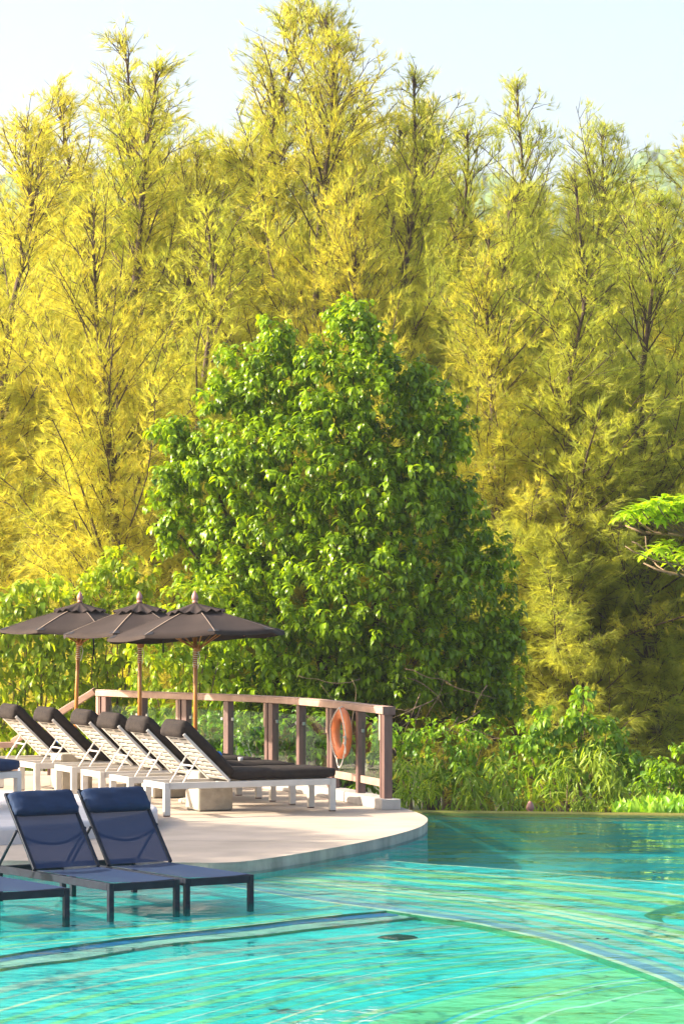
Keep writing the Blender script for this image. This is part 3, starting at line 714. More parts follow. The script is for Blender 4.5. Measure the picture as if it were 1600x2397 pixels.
# closed parasol on the lower terrace, its finial just above the pool edge
def closed():
    D = 36.0; p = PD(1240, 1876, D); e = empty('closed_parasol', (p.x, p.y, -2.7)); tag(e, 'closed parasol below the pool edge, only its pink brown finial showing', 'umbrella')
    zt = p.z + 2.7
    tube('pole', [(0, 0, 0), (0, 0, zt - .15)], .024, M['pole'], e, 12)
    lathe('base_plate', [(.22, 0), (.22, .04), (.05, .05), (.04, .2), (.02, .2)], M['concrete'], e, 18)
    lathe('finial', [(.04, -.155), (.046, -.15), (.044, -.125), (.03, -.115), (.046, -.10), (.052, -.085), (.047, -.055), (.03, -.02), (.012, 0)], M['finial'], e, 18, (0, 0, zt))
    V = []; Fc = []; m_ = 32
    for i in range(8):
        u = i / 7
        for j in range(m_):
            a = 2 * math.pi * j / m_; r_ = (.04 + .075 * u) * (1 + .28 * math.cos(8 * a) * u); V.append((r_ * math.cos(a), r_ * math.sin(a), zt - .16 - 1.1 * u))
    for i in range(7):
        for j in range(m_): Fc.append((i * m_ + j, i * m_ + (j + 1) % m_, (i + 1) * m_ + (j + 1) % m_, (i + 1) * m_ + j))
    mk('folded_canopy', V, Fc, M['canopy'], e, True)
closed()

# ================================================================== DARK LOUNGERS IN THE WATER
def dark_lounger(corner, lab, first=None):
    if first: e = copy_tree(first)
    else:
        e = empty('pool_lounger', (0, 0, 0)); W = .655; L_ = 1.95; H = .225; m_ = M['dark_frame']; T = .045
        # origin at water level, near foot corner; +x towards the head, +y across (away right)
        for y in (T / 2, W - T / 2): box('side_rail', (L_ / 2, y, H - .03), (L_ - .002 - 2 * T, T, .06), m_, e, bev=.003)
        for x in (T / 2, L_ - T / 2): box('end_rail', (x, W / 2, H - .034), (T - .004, W - 2 * T - .002, .06), m_, e, bev=.003)
        for x in (T / 2, L_ - T / 2):
            for y in (T / 2, W - T / 2):
                box('leg', (x, y, (H + ZL) / 2), (T, T, H - ZL), m_, e, bev=.003)
        # seat sling with a slight sag
        hx = 1.30; V = []; Fc = []; nx, ny = 12, 8
        for i in range(nx + 1):
            for j in range(ny + 1):
                x = .02 + (hx - .02) * i / nx; y = .03 + (W - .06) * j / ny
                V.append((x, y, H + .006 - .016 * math.sin(math.pi * j / ny) * (1 - .5 * math.cos(math.pi * i / nx) ** 8)))
        for i in range(nx):
            for j in range(ny):
                a = i * (ny + 1) + j; Fc.append((a, a + 1, a + ny + 2, a + ny + 1))
        mk('seat_sling', V, Fc, M['sling'], e, True)
        BL = .78; th = R(49)
        br = empty('backrest', (hx, 0, H + .008)); br.parent = e; br.rotation_euler = (0, -th, 0)
        for y in (.026, W - .026): box('back_tube', (BL / 2, y, 0), (BL, .032, .028), m_, br, bev=.006, seg=2)
        box('top_tube', (BL + .010, W / 2, .0), (.028, W - .02, .03), m_, br, bev=.006, seg=2)
        V = []; Fc = []
        for i in range(nx + 1):
            for j in range(ny + 1):
                V.append((.01 + (BL - .01) * i / nx, .036 + (W - .072) * j / ny, .004 - .02 * math.sin(math.pi * j / ny) * math.sin(math.pi * i / nx)))
        for i in range(nx):
            for j in range(ny):
                a = i * (ny + 1) + j; Fc.append((a, a + 1, a + ny + 2, a + ny + 1))
        mk('back_sling', V, Fc, M['sling'], br, True)
        link('headrest_pillow', cushion_mesh('headrest_pillow', .245, W - .04, .085, M['navy_cushion'], .041, 11), br, (BL - .115, W / 2, .035))
        # curved stay behind the sling and the props
        tube('back_stay', [(.38, .03, -.02)] + [(.38 - .10 * math.sin(math.pi * q / 10), .03 + (W - .06) * q / 10, -.035) for q in range(1, 10)] + [(.38, W - .03, -.02)], .012, m_, br, 8)
        for y in (-.0, W): tube('prop_leg', [(hx + .42 * math.cos(th), y, H + .42 * math.sin(th)), (hx + .60, y, H + .0)], .013, m_, e, 8)
    tag(e, lab, 'sun lounger', 'dark sling loungers standing in the shallow water')
    e.location = (corner[0], corner[1], 0); e.rotation_euler.z = math.atan2(.83, -.56)
    return e
# width runs across: local +y must point right and away, so mirror the handedness by starting at the far side
adir = Vector((-.56, .83)); bdir = Vector((.83, .56))
W_ = .655
# rotating +x onto adir puts +y onto (-.83,-.56): start from the right corner of each foot end
dl = dark_lounger(Vector((-1.85, 23.45)) + bdir * W_, 'dark blue sling lounger in the water, middle of the three at the left')
dark_lounger(Vector((-1.265, 23.86)) + bdir * W_, 'dark blue sling lounger in the water, rightmost and next to the deck', dl)
dark_lounger(Vector((-2.13, 23.10)), 'dark lounger in the water cut by the left edge, only its foot end showing', dl)

# ================================================================== PLANTS
def leaf_template(ln, wd, bend=1.6, fold=.25, segs=4, up=.25, drip=.0):
    """leaf along +x, arching down"""
    V = []; Fc = []; x = z = 0; a = up; 
    prof = [0.10] + [math.sin(math.pi * min(1, (i + .0) / segs) ** .85) for i in range(1, segs)] + [0.02]
    for i in range(segs + 1):
        w_ = wd / 2 * max(.04, prof[i]); V += [(x, w_, z + w_ * fold), (x, 0, z), (x, -w_, z + w_ * fold)]
        a -= bend / segs; x += ln / segs * math.cos(a); z += ln / segs * math.sin(a)
    for i in range(segs):
        b_ = i * 3; Fc += [(b_, b_ + 1, b_ + 4, b_ + 3), (b_ + 1, b_ + 2, b_ + 5, b_ + 4)]
    return np.array(V), np.array(Fc)
def big_mesh(name, V, Fc, mat, tint=None):
    me = bpy.data.meshes.new(name); nv = len(V); nf = len(Fc); k = Fc.shape[1]
    me.vertices.add(nv); me.vertices.foreach_set('co', V.astype(np.float32).ravel())
    me.loops.add(nf * k); me.loops.foreach_set('vertex_index', Fc.astype(np.int32).ravel())
    me.polygons.add(nf); me.polygons.foreach_set('loop_start', np.arange(nf, dtype=np.int32) * k)
    try: me.polygons.foreach_set('loop_total', np.full(nf, k, dtype=np.int32))
    except Exception: pass
    me.update(calc_edges=True); me.materials.append(mat)
    me.polygons.foreach_set('use_smooth', np.ones(nf, dtype=bool))
    if tint is not None:
        at = me.attributes.new('tint', 'FLOAT', 'POINT'); at.data.foreach_set('value', tint.astype(np.float32))
    return me
class Leaves:
    """a pile of leaf placements; the ones that show largest become single objects, the rest one mass"""
    def __init__(s, templates, mat, seed): s.T = templates; s.mat = mat; s.rs = np.random.RandomState(seed); s.pos = []; s.mx = []; s.tid = []; s.tint = []
    def add(s, pos, X, Z, scale, tint):
        X = X / np.linalg.norm(X, axis=1, keepdims=True); Z = Z - X * (X * Z).sum(1, keepdims=True); Z /= np.maximum(1e-6, np.linalg.norm(Z, axis=1, keepdims=True))
        Y = np.cross(Z, X); s.pos.append(pos); s.mx.append(np.stack([X, Y, Z], -1) * scale[:, None, None]); s.tid.append(s.rs.randint(0, len(s.T), len(pos))); s.tint.append(tint)
    def build(s, root, name, n_parts, off, score=None):
        pos = np.concatenate(s.pos); mx = np.concatenate(s.mx); tid = np.concatenate(s.tid); tint = np.concatenate(s.tint)
        sc = -pos[:, 1] + s.rs.rand(len(pos)) * .25 if score is None else score(pos)
        order = np.argsort(-sc); sel = np.zeros(len(pos), bool); sel[order[:n_parts]] = True
        VV = []; FF = []; TT = []; base_ = 0
        for ti, (tv, tf) in enumerate(s.T):
            idx = np.where((tid == ti) & ~sel)[0]
            if len(idx) == 0: continue
            v = np.einsum('nij,kj->nki', mx[idx], tv) + pos[idx][:, None, :] - np.array(off); nv = len(tv)
            VV.append(v.reshape(-1, 3)); FF.append((tf[None] + (np.arange(len(idx)) * nv)[:, None, None]).reshape(-1, 4) + base_)
            TT.append(np.repeat(tint[idx], nv)); base_ += len(idx) * nv
        me = big_mesh(name + '_mass', np.concatenate(VV), np.concatenate(FF), s.mat, np.concatenate(TT))
        tag(link('foliage', me, root), kind='stuff')
        lv = []
        for ti, (tv, tf) in enumerate(s.T):
            for q in range(3): lv.append(big_mesh('leaf', tv.copy(), tf.copy(), s.mat, np.full(len(tv), .15 + .3 * q)))
        for i in np.where(sel)[0]:
            q = min(2, max(0, int((tint[i] - .0) * 3))); me = lv[tid[i] * 3 + q]
            o = bpy.data.objects.new('leaf', me); COL.objects.link(o); o.parent = root
            mm = Matrix([list(mx[i][0]) + [0], list(mx[i][1]) + [0], list(mx[i][2]) + [0], [0, 0, 0, 1]]); mm.translation = Vector(pos[i] - np.array(off)); o.matrix_basis = mm
def sprigs(L, lobes, dens, per, size, seed, D, thick=.35, up=.35, drop=.1, jitter=.12, spread=.55, depth=.75, back=.35, tintf=None):
    """clusters of leaves over ellipsoid lobes given as (px, py, rx, ry[, dy]) in the photograph at distance D"""
    rs = np.random.RandomState(seed); k = D / F
    for lb in lobes:
        px, py, rx, ry = lb[:4]; dd = lb[4] if len(lb) > 4 else 0
        c = np.array(PD(px, py, D)); c[1] += dd; a, cc = rx * k, ry * k; b_ = max(.3, min(a, cc) * depth * 1.25)
        area = 4 * math.pi * (((a * b_) ** 1.6 + (a * cc) ** 1.6 + (b_ * cc) ** 1.6) / 3) ** (1 / 1.6)
        n = int(area * dens)
        u = rs.normal(size=(n, 3)); u /= np.linalg.norm(u, axis=1, keepdims=True)
        keep = (u[:, 1] < .25) | (rs.rand(n) < back); u = u[keep]; n = len(u)
        rad = 1 - thick * rs.rand(n) ** 1.6; q = c + u * np.array([a, b_, cc]) * rad[:, None] + rs.normal(size=(n, 3)) * jitter * .5
        nrm = u / np.array([a, b_, cc]); nrm /= np.linalg.norm(nrm, axis=1, keepdims=True)
        axis = nrm + np.array([0, 0, up]) + rs.normal(size=(n, 3)) * .3; axis /= np.linalg.norm(axis, axis=1, keepdims=True)
        ct = rs.rand(n) * .45
        for j in range(per):
            ph = j * 2.4 + rs.rand(n) * 1.2
            e1 = np.cross(axis, np.array([0, 0, 1.]) + rs.normal(size=(n, 3)) * .05); e1 /= np.maximum(1e-6, np.linalg.norm(e1, axis=1, keepdims=True)); e2 = np.cross(axis, e1)
            rdl = e1 * np.cos(ph)[:, None] + e2 * np.sin(ph)[:, None]
            X = axis * (1 - spread) + rdl * spread * 1.4; X[:, 2] -= drop + .15 * rs.rand(n)
            pos = q + axis * (-.10 * (j / per))[..., None] * size * 6 if False else q - axis * (size * .9 * j / per) + rdl * size * .08
            Z = np.tile(np.array([0, 0, 1.]), (n, 1)) + rs.normal(size=(n, 3)) * .25
            t_ = np.clip(ct + .35 * rs.rand(n) + (.28 if j < 2 else 0), 0, 1)  # first leaves of each cluster tinted lighter to imitate sunlit tops
            if tintf is not None: t_ = t_ + tintf(pos, rs)
            L.add(pos, X, Z, np.full(n, 1.0) * (size * (.75 + .5 * rs.rand(n))), t_)
def limbs(root, off, base_, tips, r0, mat, seed, name='branch', mid_up=.3):
    rs = random.Random(seed)
    for tp in tips:
        a = Vector(base_); b_ = Vector(tp); d = b_ - a
        pts = [a]
        for q in range(1, 7):
            u = q / 6; p = a + d * u; p.z += mid_up * math.sin(math.pi * u) * d.length * .2; p += Vector([rs.uniform(-.07, .07) * d.length * .3 for _ in range(3)]) * (1 - u * .5); pts.append(p)
        tube(name, [p - Vector(off) for p in pts], [r0 * (1 - .85 * q / 6) for q in range(7)], mat, root, 6)

GZ = -2.7
# ---- big ficus behind the deck
def ficus():
    D = 42.5; root_loc = PD(800, 1700, D); off = (root_loc.x, D, GZ)
    e = empty('broad_leaved_tree', off); tag(e, 'large dense green tree with drooping glossy leaves behind the sun deck', 'tree')
    T = [leaf_template(1.0, .46, 1.9, .30, 4, .5), leaf_template(1.0, .42, 1.3, .22, 4, .3), leaf_template(.9, .48, 2.3, .35, 4, .6), leaf_template(1.05, .40, .9, .2, 4, .1)]
    L = Leaves(T, M['ficus'], 5)
    lobes = [(828, 745, 62, 62), (850, 800, 75, 70), (650, 790, 58, 55), (720, 830, 80, 60), (575, 850, 75, 60), (520, 925, 70, 60), (640, 930, 130, 100), (800, 920, 150, 120, -.3), (940, 880, 80, 75), (1000, 950, 80, 80),
             (1060, 1020, 55, 60), (960, 1050, 130, 120, -.2), (430, 1010, 65, 50), (395, 1000, 38, 28), (480, 1060, 90, 80), (400, 1130, 60, 60), (400, 1215, 55, 50), (390, 1260, 30, 30), (560, 1090, 130, 120, -.3), (740, 1100, 170, 150, -.5),
             (880, 1180, 160, 150, -.6), (1040, 1170, 90, 100), (1090, 1250, 80, 90), (1150, 1310, 60, 70), (500, 1230, 80, 80), (640, 1260, 140, 110, -.4), (470, 1330, 60, 50), (590, 1350, 110, 80, -.6), (1030, 1380, 130, 130, -.3), (820, 1370, 190, 150, -.8),
             (1160, 1420, 60, 80), (1170, 1520, 60, 80), (1120, 1540, 100, 110), (520, 1410, 70, 60), (620, 1470, 120, 100, -.4), (510, 1560, 70, 90), (760, 1560, 160, 120, -.5), (950, 1530, 160, 120, -.5), (1190, 1620, 45, 70), (1130, 1660, 70, 70), (600, 1620, 110, 90), (860, 1600, 150, 60, -.2), (1010, 1610, 110, 60)]
    sprigs(L, lobes, 36, 9, .132, 11, D, thick=.65, up=.6, drop=.28, spread=.62)
    L.build(e, 'ficus', 300, off)
    V, Fc = tube_vf([(0, 0, 0), (.05, 0, 1.2), (-.05, .05, 2.6), (0, 0, 4.0)], [.26, .2, .17, .1], 12); mk('trunk', V, Fc, M['bark'], e, True)
    tips = [PD(a, b_, D) for a, b_ in ((830, 800), (650, 900), (480, 1080), (420, 1250), (560, 1400), (980, 1000), (1080, 1250), (1160, 1500), (700, 1300), (900, 1400), (1100, 1650), (600, 1600))]
    limbs(e, off, (off[0], D, -.4), tips, .09, M['bark'], 4)
    # pale bare twigs low down among the leaves
    rs = random.Random(8)
    for k in range(26):
        a = PD(rs.uniform(820, 1140), rs.uniform(1560, 1720), D - 1.1 + rs.uniform(-.3, .3)); pts = [a]; d = Vector((rs.uniform(-1, 1), rs.uniform(-.2, .1), rs.uniform(-1.0, .5))).normalized()
        for q in range(6): d = (d + Vector((rs.uniform(-.3, .3), 0, rs.uniform(-.35, .3)))).normalized(); pts.append(pts[-1] + d * rs.uniform(.09, .17))
        tube('twig', [p - Vector(off) for p in pts], [.011 - .0013 * q for q in range(7)], M['twig'], e, 4)
ficus()
# ---- generic shrubs
TB = [leaf_template(1.0, .42, 1.2, .25, 4, .2), leaf_template(1.0, .38, .8, .2, 4, .05), leaf_template(.9, .45, 1.6, .3, 4, .35)]
def shrub(name, lab, cat, D, lobes, mat, seed, size, dens, per=6, group=None, T=TB, parts=300, base_px=None, **kw):
    bx = base_px if base_px else sum(l[0] for l in lobes) / len(lobes); x = (bx - HX) * D / F; off = (x, D, GZ)
    e = empty(name, off); tag(e, lab, cat, group)
    L = Leaves(T, M[mat], seed); sprigs(L, lobes, dens, per, size, seed + 1, D, **kw); L.build(e, name, parts, off)
    tips = [PD(l[0], l[1], D) for l in lobes]
    V, Fc = tube_vf([(0, 0, 0), (.03, 0, .6), (0, 0, 1.3)], [.022, .02, .016], 8); mk('stem', V, Fc, M['bark'], e, True)
    limbs(e, off, (x, D, GZ + 1.2), tips[:10], .028, M['twig'], seed + 2, mid_up=.1)
    return e
shrub('leafy_shrub', 'yellow green leafy shrub left of the parasols at the left edge', 'shrub', 43.5,
      [(20, 1420, 70, 60), (100, 1400, 55, 55), (60, 1500, 110, 80), (30, 1600, 110, 90), (130, 1590, 80, 80), (-40, 1500, 80, 120), (130, 1480, 80, 60), (60, 1370, 20, 25), (120, 1365, 22, 25), (60, 1690, 120, 60), (30, 1760, 120, 60)], 'hedge', 21, .17, 24, 5, 'yellow green shrubs behind the deck', thick=.6, up=.1, drop=.35)
shrub('leafy_shrub', 'yellow green leafy shrub with a tall pointed top behind the left and middle parasols', 'shrub', 44,
      [(285, 1305, 42, 34), (260, 1345, 50, 40), (320, 1360, 55, 45), (210, 1390, 60, 45), (300, 1420, 90, 60), (210, 1370, 26, 30), (180, 1480, 80, 60), (260, 1500, 100, 80), (220, 1600, 100, 90), (300, 1640, 90, 80), (150, 1680, 80, 70)], 'hedge', 31, .145, 26, 6, 'yellow green shrubs behind the deck', thick=.6, up=.1, drop=.3)
shrub('leafy_shrub', 'bushy light green shrub between the right parasol and the large tree', 'shrub', 41.5,
      [(430, 1400, 60, 50), (500, 1390, 60, 50), (400, 1460, 60, 60), (360, 1540, 80, 80), (440, 1560, 80, 90), (420, 1650, 90, 70), (360, 1700, 90, 60), (520, 1500, 60, 60)], 'hedge', 41, .135, 26, 6, 'yellow green shrubs behind the deck', thick=.6, up=.15, drop=.2)
shrub('leafy_shrub', 'low light green shrub behind the glass panels of the railing', 'shrub', 40.6,
      [(480, 1720, 70, 70), (560, 1730, 90, 80), (660, 1720, 90, 70), (760, 1740, 90, 80), (600, 1800, 120, 50), (740, 1810, 110, 50), (850, 1780, 80, 80), (380, 1740, 80, 60), (280, 1750, 80, 60)], 'bush', 51, .12, 30, 6, 'green shrubs behind the deck', thick=.6, up=.2, drop=.2)
shrub('leafy_shrub', 'dark green shrub with drooping leaves right of the end post', 'shrub', 39.0,
      [(960, 1730, 60, 60), (1040, 1760, 90, 70), (1130, 1740, 70, 60), (980, 1820, 80, 60), (1090, 1830, 100, 50), (900, 1720, 50, 50), (1150, 1820, 80, 60)], 'bush', 61, .105, 34, 6, 'green shrubs beyond the pool edge', thick=.6, up=.2, drop=.25)
shrub('leafy_shrub', 'green shrub with large drooping leaves and a tall leader beyond the pool at right', 'shrub', 40.5,
      [(1365, 1640, 30, 45), (1355, 1690, 60, 40), (1260, 1690, 55, 35), (1230, 1740, 60, 45), (1330, 1760, 100, 60), (1430, 1740, 70, 40), (1500, 1790, 70, 50), (1400, 1830, 110, 50), (1250, 1820, 90, 50), (1420, 1700, 40, 25)], 'bush', 71, .135, 28, 6, 'green shrubs beyond the pool edge', thick=.6, up=.1, drop=.45)
shrub('leafy_shrub', 'rounded green shrub at the right edge beyond the pool', 'shrub', 39.8,
      [(1560, 1800, 55, 45), (1620, 1780, 60, 70), (1600, 1850, 80, 40), (1520, 1850, 60, 40), (1680, 1800, 70, 80)], 'bush', 81, .12, 30, 6, 'green shrubs beyond the pool edge', thick=.6, up=.2, drop=.25)
TN = [leaf_template(1.0, .13, .9, .2, 3, .2), leaf_template(1.0, .11, .5, .2, 3, .1), leaf_template(.9, .14, 1.4, .2, 3, .4)]
for i, (D, lab, lobes) in enumerate([
    (37.6, 'bamboo clump with narrow leaves beside the railing end post', [(960, 1850, 45, 55), (1010, 1830, 50, 60), (950, 1790, 40, 40), (930, 1870, 25, 30), (1060, 1870, 60, 35)]),
    (37.4, 'bamboo clump with pale narrow leaves left of the closed parasol', [(1120, 1860, 60, 45), (1180, 1820, 60, 60), (1100, 1820, 50, 40), (1200, 1875, 60, 30)]),
    (37.8, 'bamboo clump with pale narrow leaves right of the closed parasol', [(1290, 1850, 60, 50), (1330, 1800, 50, 50), (1250, 1880, 50, 25), (1360, 1870, 60, 35)]),
    (37.7, 'bamboo clump with arching leaves near the right edge', [(1430, 1830, 60, 70), (1400, 1780, 60, 60), (1480, 1860, 60, 40), (1440, 1880, 80, 25)])]):
    shrub('bamboo_clump', lab, 'bamboo', D, lobes, 'bamboo', 91 + 5 * i, .22, 15, 7, 'bamboo clumps along the far pool edge', T=TN, thick=.8, up=.2, drop=.3, spread=.8)
# bright ground-cover leaves standing at the right
def groundcover():
    D = 35.6; x = PD(1540, 1900, D).x; off = (x, D, GZ); e = empty('ground_cover_plant', off); tag(e, 'low bright lime plant with blunt upright leaves at the pool edge, far right', 'plant')
    L = Leaves([leaf_template(1, .34, .3, .2, 3, .0), leaf_template(1, .38, .6, .3, 3, .1)], M['ground_leaf'], 4); rs = np.random.RandomState(4); n = 900
    px = rs.uniform(1440, 1720, n); hgt = np.interp(px, [1440, 1500, 1600, 1720], [1899, 1890, 1876, 1868]); py = hgt + rs.rand(n) * 40; dd = D + rs.uniform(-.5, .6, n)
    pos = np.stack([(px - HX) * D / F, dd, EYE - (py - HY) * D / F], -1)
    X = np.stack([rs.normal(size=n) * .45 + .1, rs.normal(size=n) * .4, np.ones(n)], -1); Z = np.stack([rs.normal(size=n), rs.normal(size=n) - 1, np.zeros(n)], -1)
    L.add(pos - X * .02, X, Z, .13 + .05 * rs.rand(n), rs.rand(n)); L.build(e, 'ground_cover', 300, off)
    tube('stem', [(0, 0, 0), (0, 0, 2.1)], .05, M['twig'], e, 6)
groundcover()
# ---- plumeria-like tree reaching in from the right
def plumeria():
    D = 37.0; off = (PD(2000, 1500, D).x, D, GZ); e = empty('frangipani_tree', off); tag(e, 'frangipani branches with bright lime leaf rosettes reaching in from the right edge', 'tree')
    V, Fc = tube_vf([(0, 0, 0), (.1, 0, 1.5), (0, 0, 3.1), (-.1, 0, 3.6)], [.14, .12, .1, .08], 10); mk('trunk', V, Fc, M['twig'], e, True)
    L = Leaves([leaf_template(1, .27, .9, .2, 4, .25), leaf_template(1, .30, .5, .2, 4, .15), leaf_template(.9, .26, 1.3, .2, 4, .35)], M['plumeria'], 9); rs = np.random.RandomState(5)
    heads = [(1455, 1212), (1480, 1205), (1505, 1190), (1535, 1178), (1565, 1185), (1590, 1178), (1520, 1205), (1550, 1200), (1580, 1205), (1600, 1195), (1620, 1180), (1650, 1190), (1490, 1220), (1540, 1215), (1610, 1215), (1640, 1210),
             (1540, 1285), (1560, 1272), (1585, 1290), (1575, 1310), (1600, 1300), (1590, 1318), (1630, 1290), (1620, 1320), (1515, 1300), (1680, 1220), (1690, 1300), (1660, 1260), (1720, 1250)]
    for hx, hy in heads + [(x + 18, y - 12) for x, y in heads[:16]]:
        dd = D + rs.uniform(-.5, .5); c = np.array(PD(hx, hy, dd)); n = 22; ph = np.arange(n) * 2.4; el = rs.uniform(-.35, .5, n)
        X = np.stack([np.cos(ph) * np.cos(el), np.sin(ph) * np.cos(el), np.sin(el) + .1], -1); Z = np.tile([0, 0, 1.], (n, 1)) + rs.normal(size=(n, 3)) * .1
        L.add(np.tile(c, (n, 1)), X, Z, rs.uniform(.17, .27, n), rs.rand(n) * .8)
        lo = hy > 1245; bx = min(1990, hx + 55); by = (1246 if lo is False else 1335) + max(0, bx - 1500) * .06 + (0 if lo is False else max(0, bx - 1500) * .1)
        m_ = PD(bx, by, D); cc = Vector(c)
        tube('twig', [p - Vector(off) for p in (m_, cc.lerp(m_, .4) - Vector((0, 0, .03)), cc)], [.014, .010, .007], M['twig'], e, 6)
    for bw in ([(2000, 1330), (1850, 1290), (1700, 1262), (1600, 1253), (1500, 1246), (1462, 1230)], [(2000, 1440), (1850, 1400), (1720, 1372), (1620, 1352), (1540, 1335), (1505, 1318)]):
        tube('bough', [PD(x, y, D) - Vector(off) for x, y in bw], [.055, .04, .03, .022, .015, .008], M['twig'], e, 8)
    for a in ([(1600, 1325), (1530, 1312), (1480, 1290), (1462, 1278)], [(1560, 1300), (1512, 1290), (1490, 1272), (1478, 1268)], [(1530, 1300), (1512, 1280), (1510, 1255)]):
        tube('bare_branch', [PD(x, y, D - .1) - Vector(off) for x, y in a], [.012 - .002 * q for q in range(len(a))], M['twig'], e, 6)
    L.build(e, 'frangipani', 300, off)
plumeria()

# ---- feathery casuarinas
def casuarina_variant(seed, H, Rm, nn, lean=0.0, open_=0.0):
    rs = np.random.RandomState(seed); r_ = random.Random(seed)
    # trunk
    N = 26; tz = np.linspace(0, H, N); ph = rs.uniform(0, 6, 4)
    tx = lean * (tz / H) ** 1.4 * H + .18 * np.sin(tz * .5 + ph[0]) + .07 * np.sin(tz * 1.4 + ph[1]); ty = .18 * np.sin(tz * .45 + ph[2]); tx -= tx[0]; ty -= ty[0]
    tr_ = .015 + .15 * (1 - tz / H) ** 1.1
    V, Fc = tube_vf([(tx[i], ty[i], tz[i]) for i in range(N)], list(tr_), 8)
    trunk = big_mesh('trunk', np.array([tuple(v) for v in V]), np.array([f for f in Fc if len(f) == 4]), M['bark'])
    nb = 120; limbs_ = []; small_V = []; small_F = []; P_ = []; Dr = []; Wt = []
    hs = H * (.10 + .90 * np.sort(rs.rand(nb)) ** .9); hs = np.minimum(hs, H * .985)
    for bi, h in enumerate(hs):
        f = h / H; az = rs.rand() * 2 * math.pi
        ln = Rm * (1.12 * min(1, (1 - f) / .55) ** .9 + .26 * (1 - max(0, f - .93) * 12)) * rs.uniform(.45, 1.25) * (1 + .3 * math.sin(az * 2 + h * .9 + ph[3])); 
        big = bi % 10 == 3 and f < .75
        if big: ln *= 1.3; 
        el = min(R(76), R(rs.uniform(34, 64)) + f * R(16)); b0 = np.array([np.interp(h, tz, tx), np.interp(h, tz, ty), h])
        d = np.array([math.cos(az) * math.cos(el), math.sin(az) * math.cos(el), math.sin(el)]); pts = [b0]; dd = d.copy(); n_ = 7
        for q in range(n_):
            dd = dd + rs.normal(size=3) * .09 + np.array([0, 0, -.035 if f < .6 else .03]); dd /= np.linalg.norm(dd); pts.append(pts[-1] + dd * ln / n_)
        pts = np.array(pts); r0 = (.040 if big else .020) * (1 - f * .6) + .004
        v, fc = tube_vf([tuple(p) for p in pts], [r0 * (1 - .8 * q / n_) + .002 for q in range(n_ + 1)], 5, False)
        if big and len(limbs_) < 9: limbs_.append(big_mesh('limb', np.array([tuple(x) for x in v]), np.array(fc), M['bark']))
        else:
            o_ = sum(len(x) for x in small_V); small_V.append(np.array([tuple(x) for x in v])); small_F.append(np.array(fc) + o_)
        # secondary branchlets
        ns = max(4, int(ln * (7 - 3.2 * f)))
        for s_ in range(ns):
            u = .18 + .82 * (s_ + rs.rand()) / ns; i0 = min(n_ - 1, int(u * n_)); p = pts[i0] + (pts[i0 + 1] - pts[i0]) * (u * n_ - i0)
            td = pts[i0 + 1] - pts[i0]; td /= np.linalg.norm(td); sd_ = rs.normal(size=3); sd_ -= td * sd_.dot(td); sd_ /= np.linalg.norm(sd_)
            bd = td * .75 + sd_ * .75 + np.array([0, 0, .12]); bd /= np.linalg.norm(bd); bl = (.28 + .62 * (1 - u) * min(1.5, ln)) * rs.uniform(.6, 1.3)
            e_ = p + bd * bl; 
            v, fc = tube_vf([tuple(p), tuple((p + e_) / 2 + np.array([0, 0, .02])), tuple(e_)], [.007, .005, .002], 3, False)
            o_ = sum(len(x) for x in small_V); small_V.append(np.array([tuple(x) for x in v])); small_F.append(np.array(fc) + o_)
            P_.append(np.concatenate([p, e_])); Dr.append(bd); Wt.append(bl + .15)
    P_ = np.array(P_); Dr = np.array(Dr); Wt = np.array(Wt) * (1 - .55 * np.clip(P_[:, 2] / H, 0, 1) ** 3); Wt /= Wt.sum()
    nn = int(nn * .62); per = 8; nc = nn // per; nn = nc * per
    bi = rs.choice(len(P_), nc, p=Wt); u = rs.rand(nc) ** .75
    pos = P_[bi, :3] * (1 - u[:, None]) + P_[bi, 3:] * u[:, None] + rs.normal(size=(nc, 3)) * .045
    cd_ = Dr[bi] * .8 + rs.normal(size=(nc, 3)) * .5; cl_t = rs.rand(nc) * .35
    bi = np.repeat(bi, per); pos = np.repeat(pos, per, 0) + rs.normal(size=(nn, 3)) * .012; cd_ = np.repeat(cd_, per, 0); cl_t = np.repeat(cl_t, per)
    f = pos[:, 2] / H
    nd = cd_ + rs.normal(size=(nn, 3)) * .20; nd[:, 2] += np.clip((f - .62) * 2.5, -.55, .4) + rs.normal(size=nn) * .2
    nd /= np.linalg.norm(nd, axis=1, keepdims=True); ln = rs.uniform(.16, .34, nn) * np.where(f > .85, .8, 1)
    side = np.cross(nd, rs.normal(size=(nn, 3))); side /= np.linalg.norm(side, axis=1, keepdims=True); wd = rs.uniform(.0035, .006, nn)
    A = pos - side * wd[:, None]; B = pos + side * wd[:, None]; C = pos + nd * ln[:, None] + np.array([0, 0, -.02])
    V = np.stack([A, B, C], 1).reshape(-1, 3); Fc = np.arange(nn * 3).reshape(-1, 3)
    cl = rs.rand(len(P_)) * .55; tint = np.repeat(cl[bi] + cl_t, 3)
    fol = big_mesh('needles', V, Fc, M['needle'], tint)
    sm_ = big_mesh('small_branches', np.concatenate(small_V), np.concatenate(small_F), M['bark'])
    return trunk, limbs_, sm_, fol
CV = [casuarina_variant(101, 15, 2.2, 160000), casuarina_variant(202, 15, 2.7, 185000, .05), casuarina_variant(303, 15, 1.9, 130000, -.03), casuarina_variant(404, 15, 2.4, 165000, .12), casuarina_variant(505, 15, 2.8, 190000, -.10)]
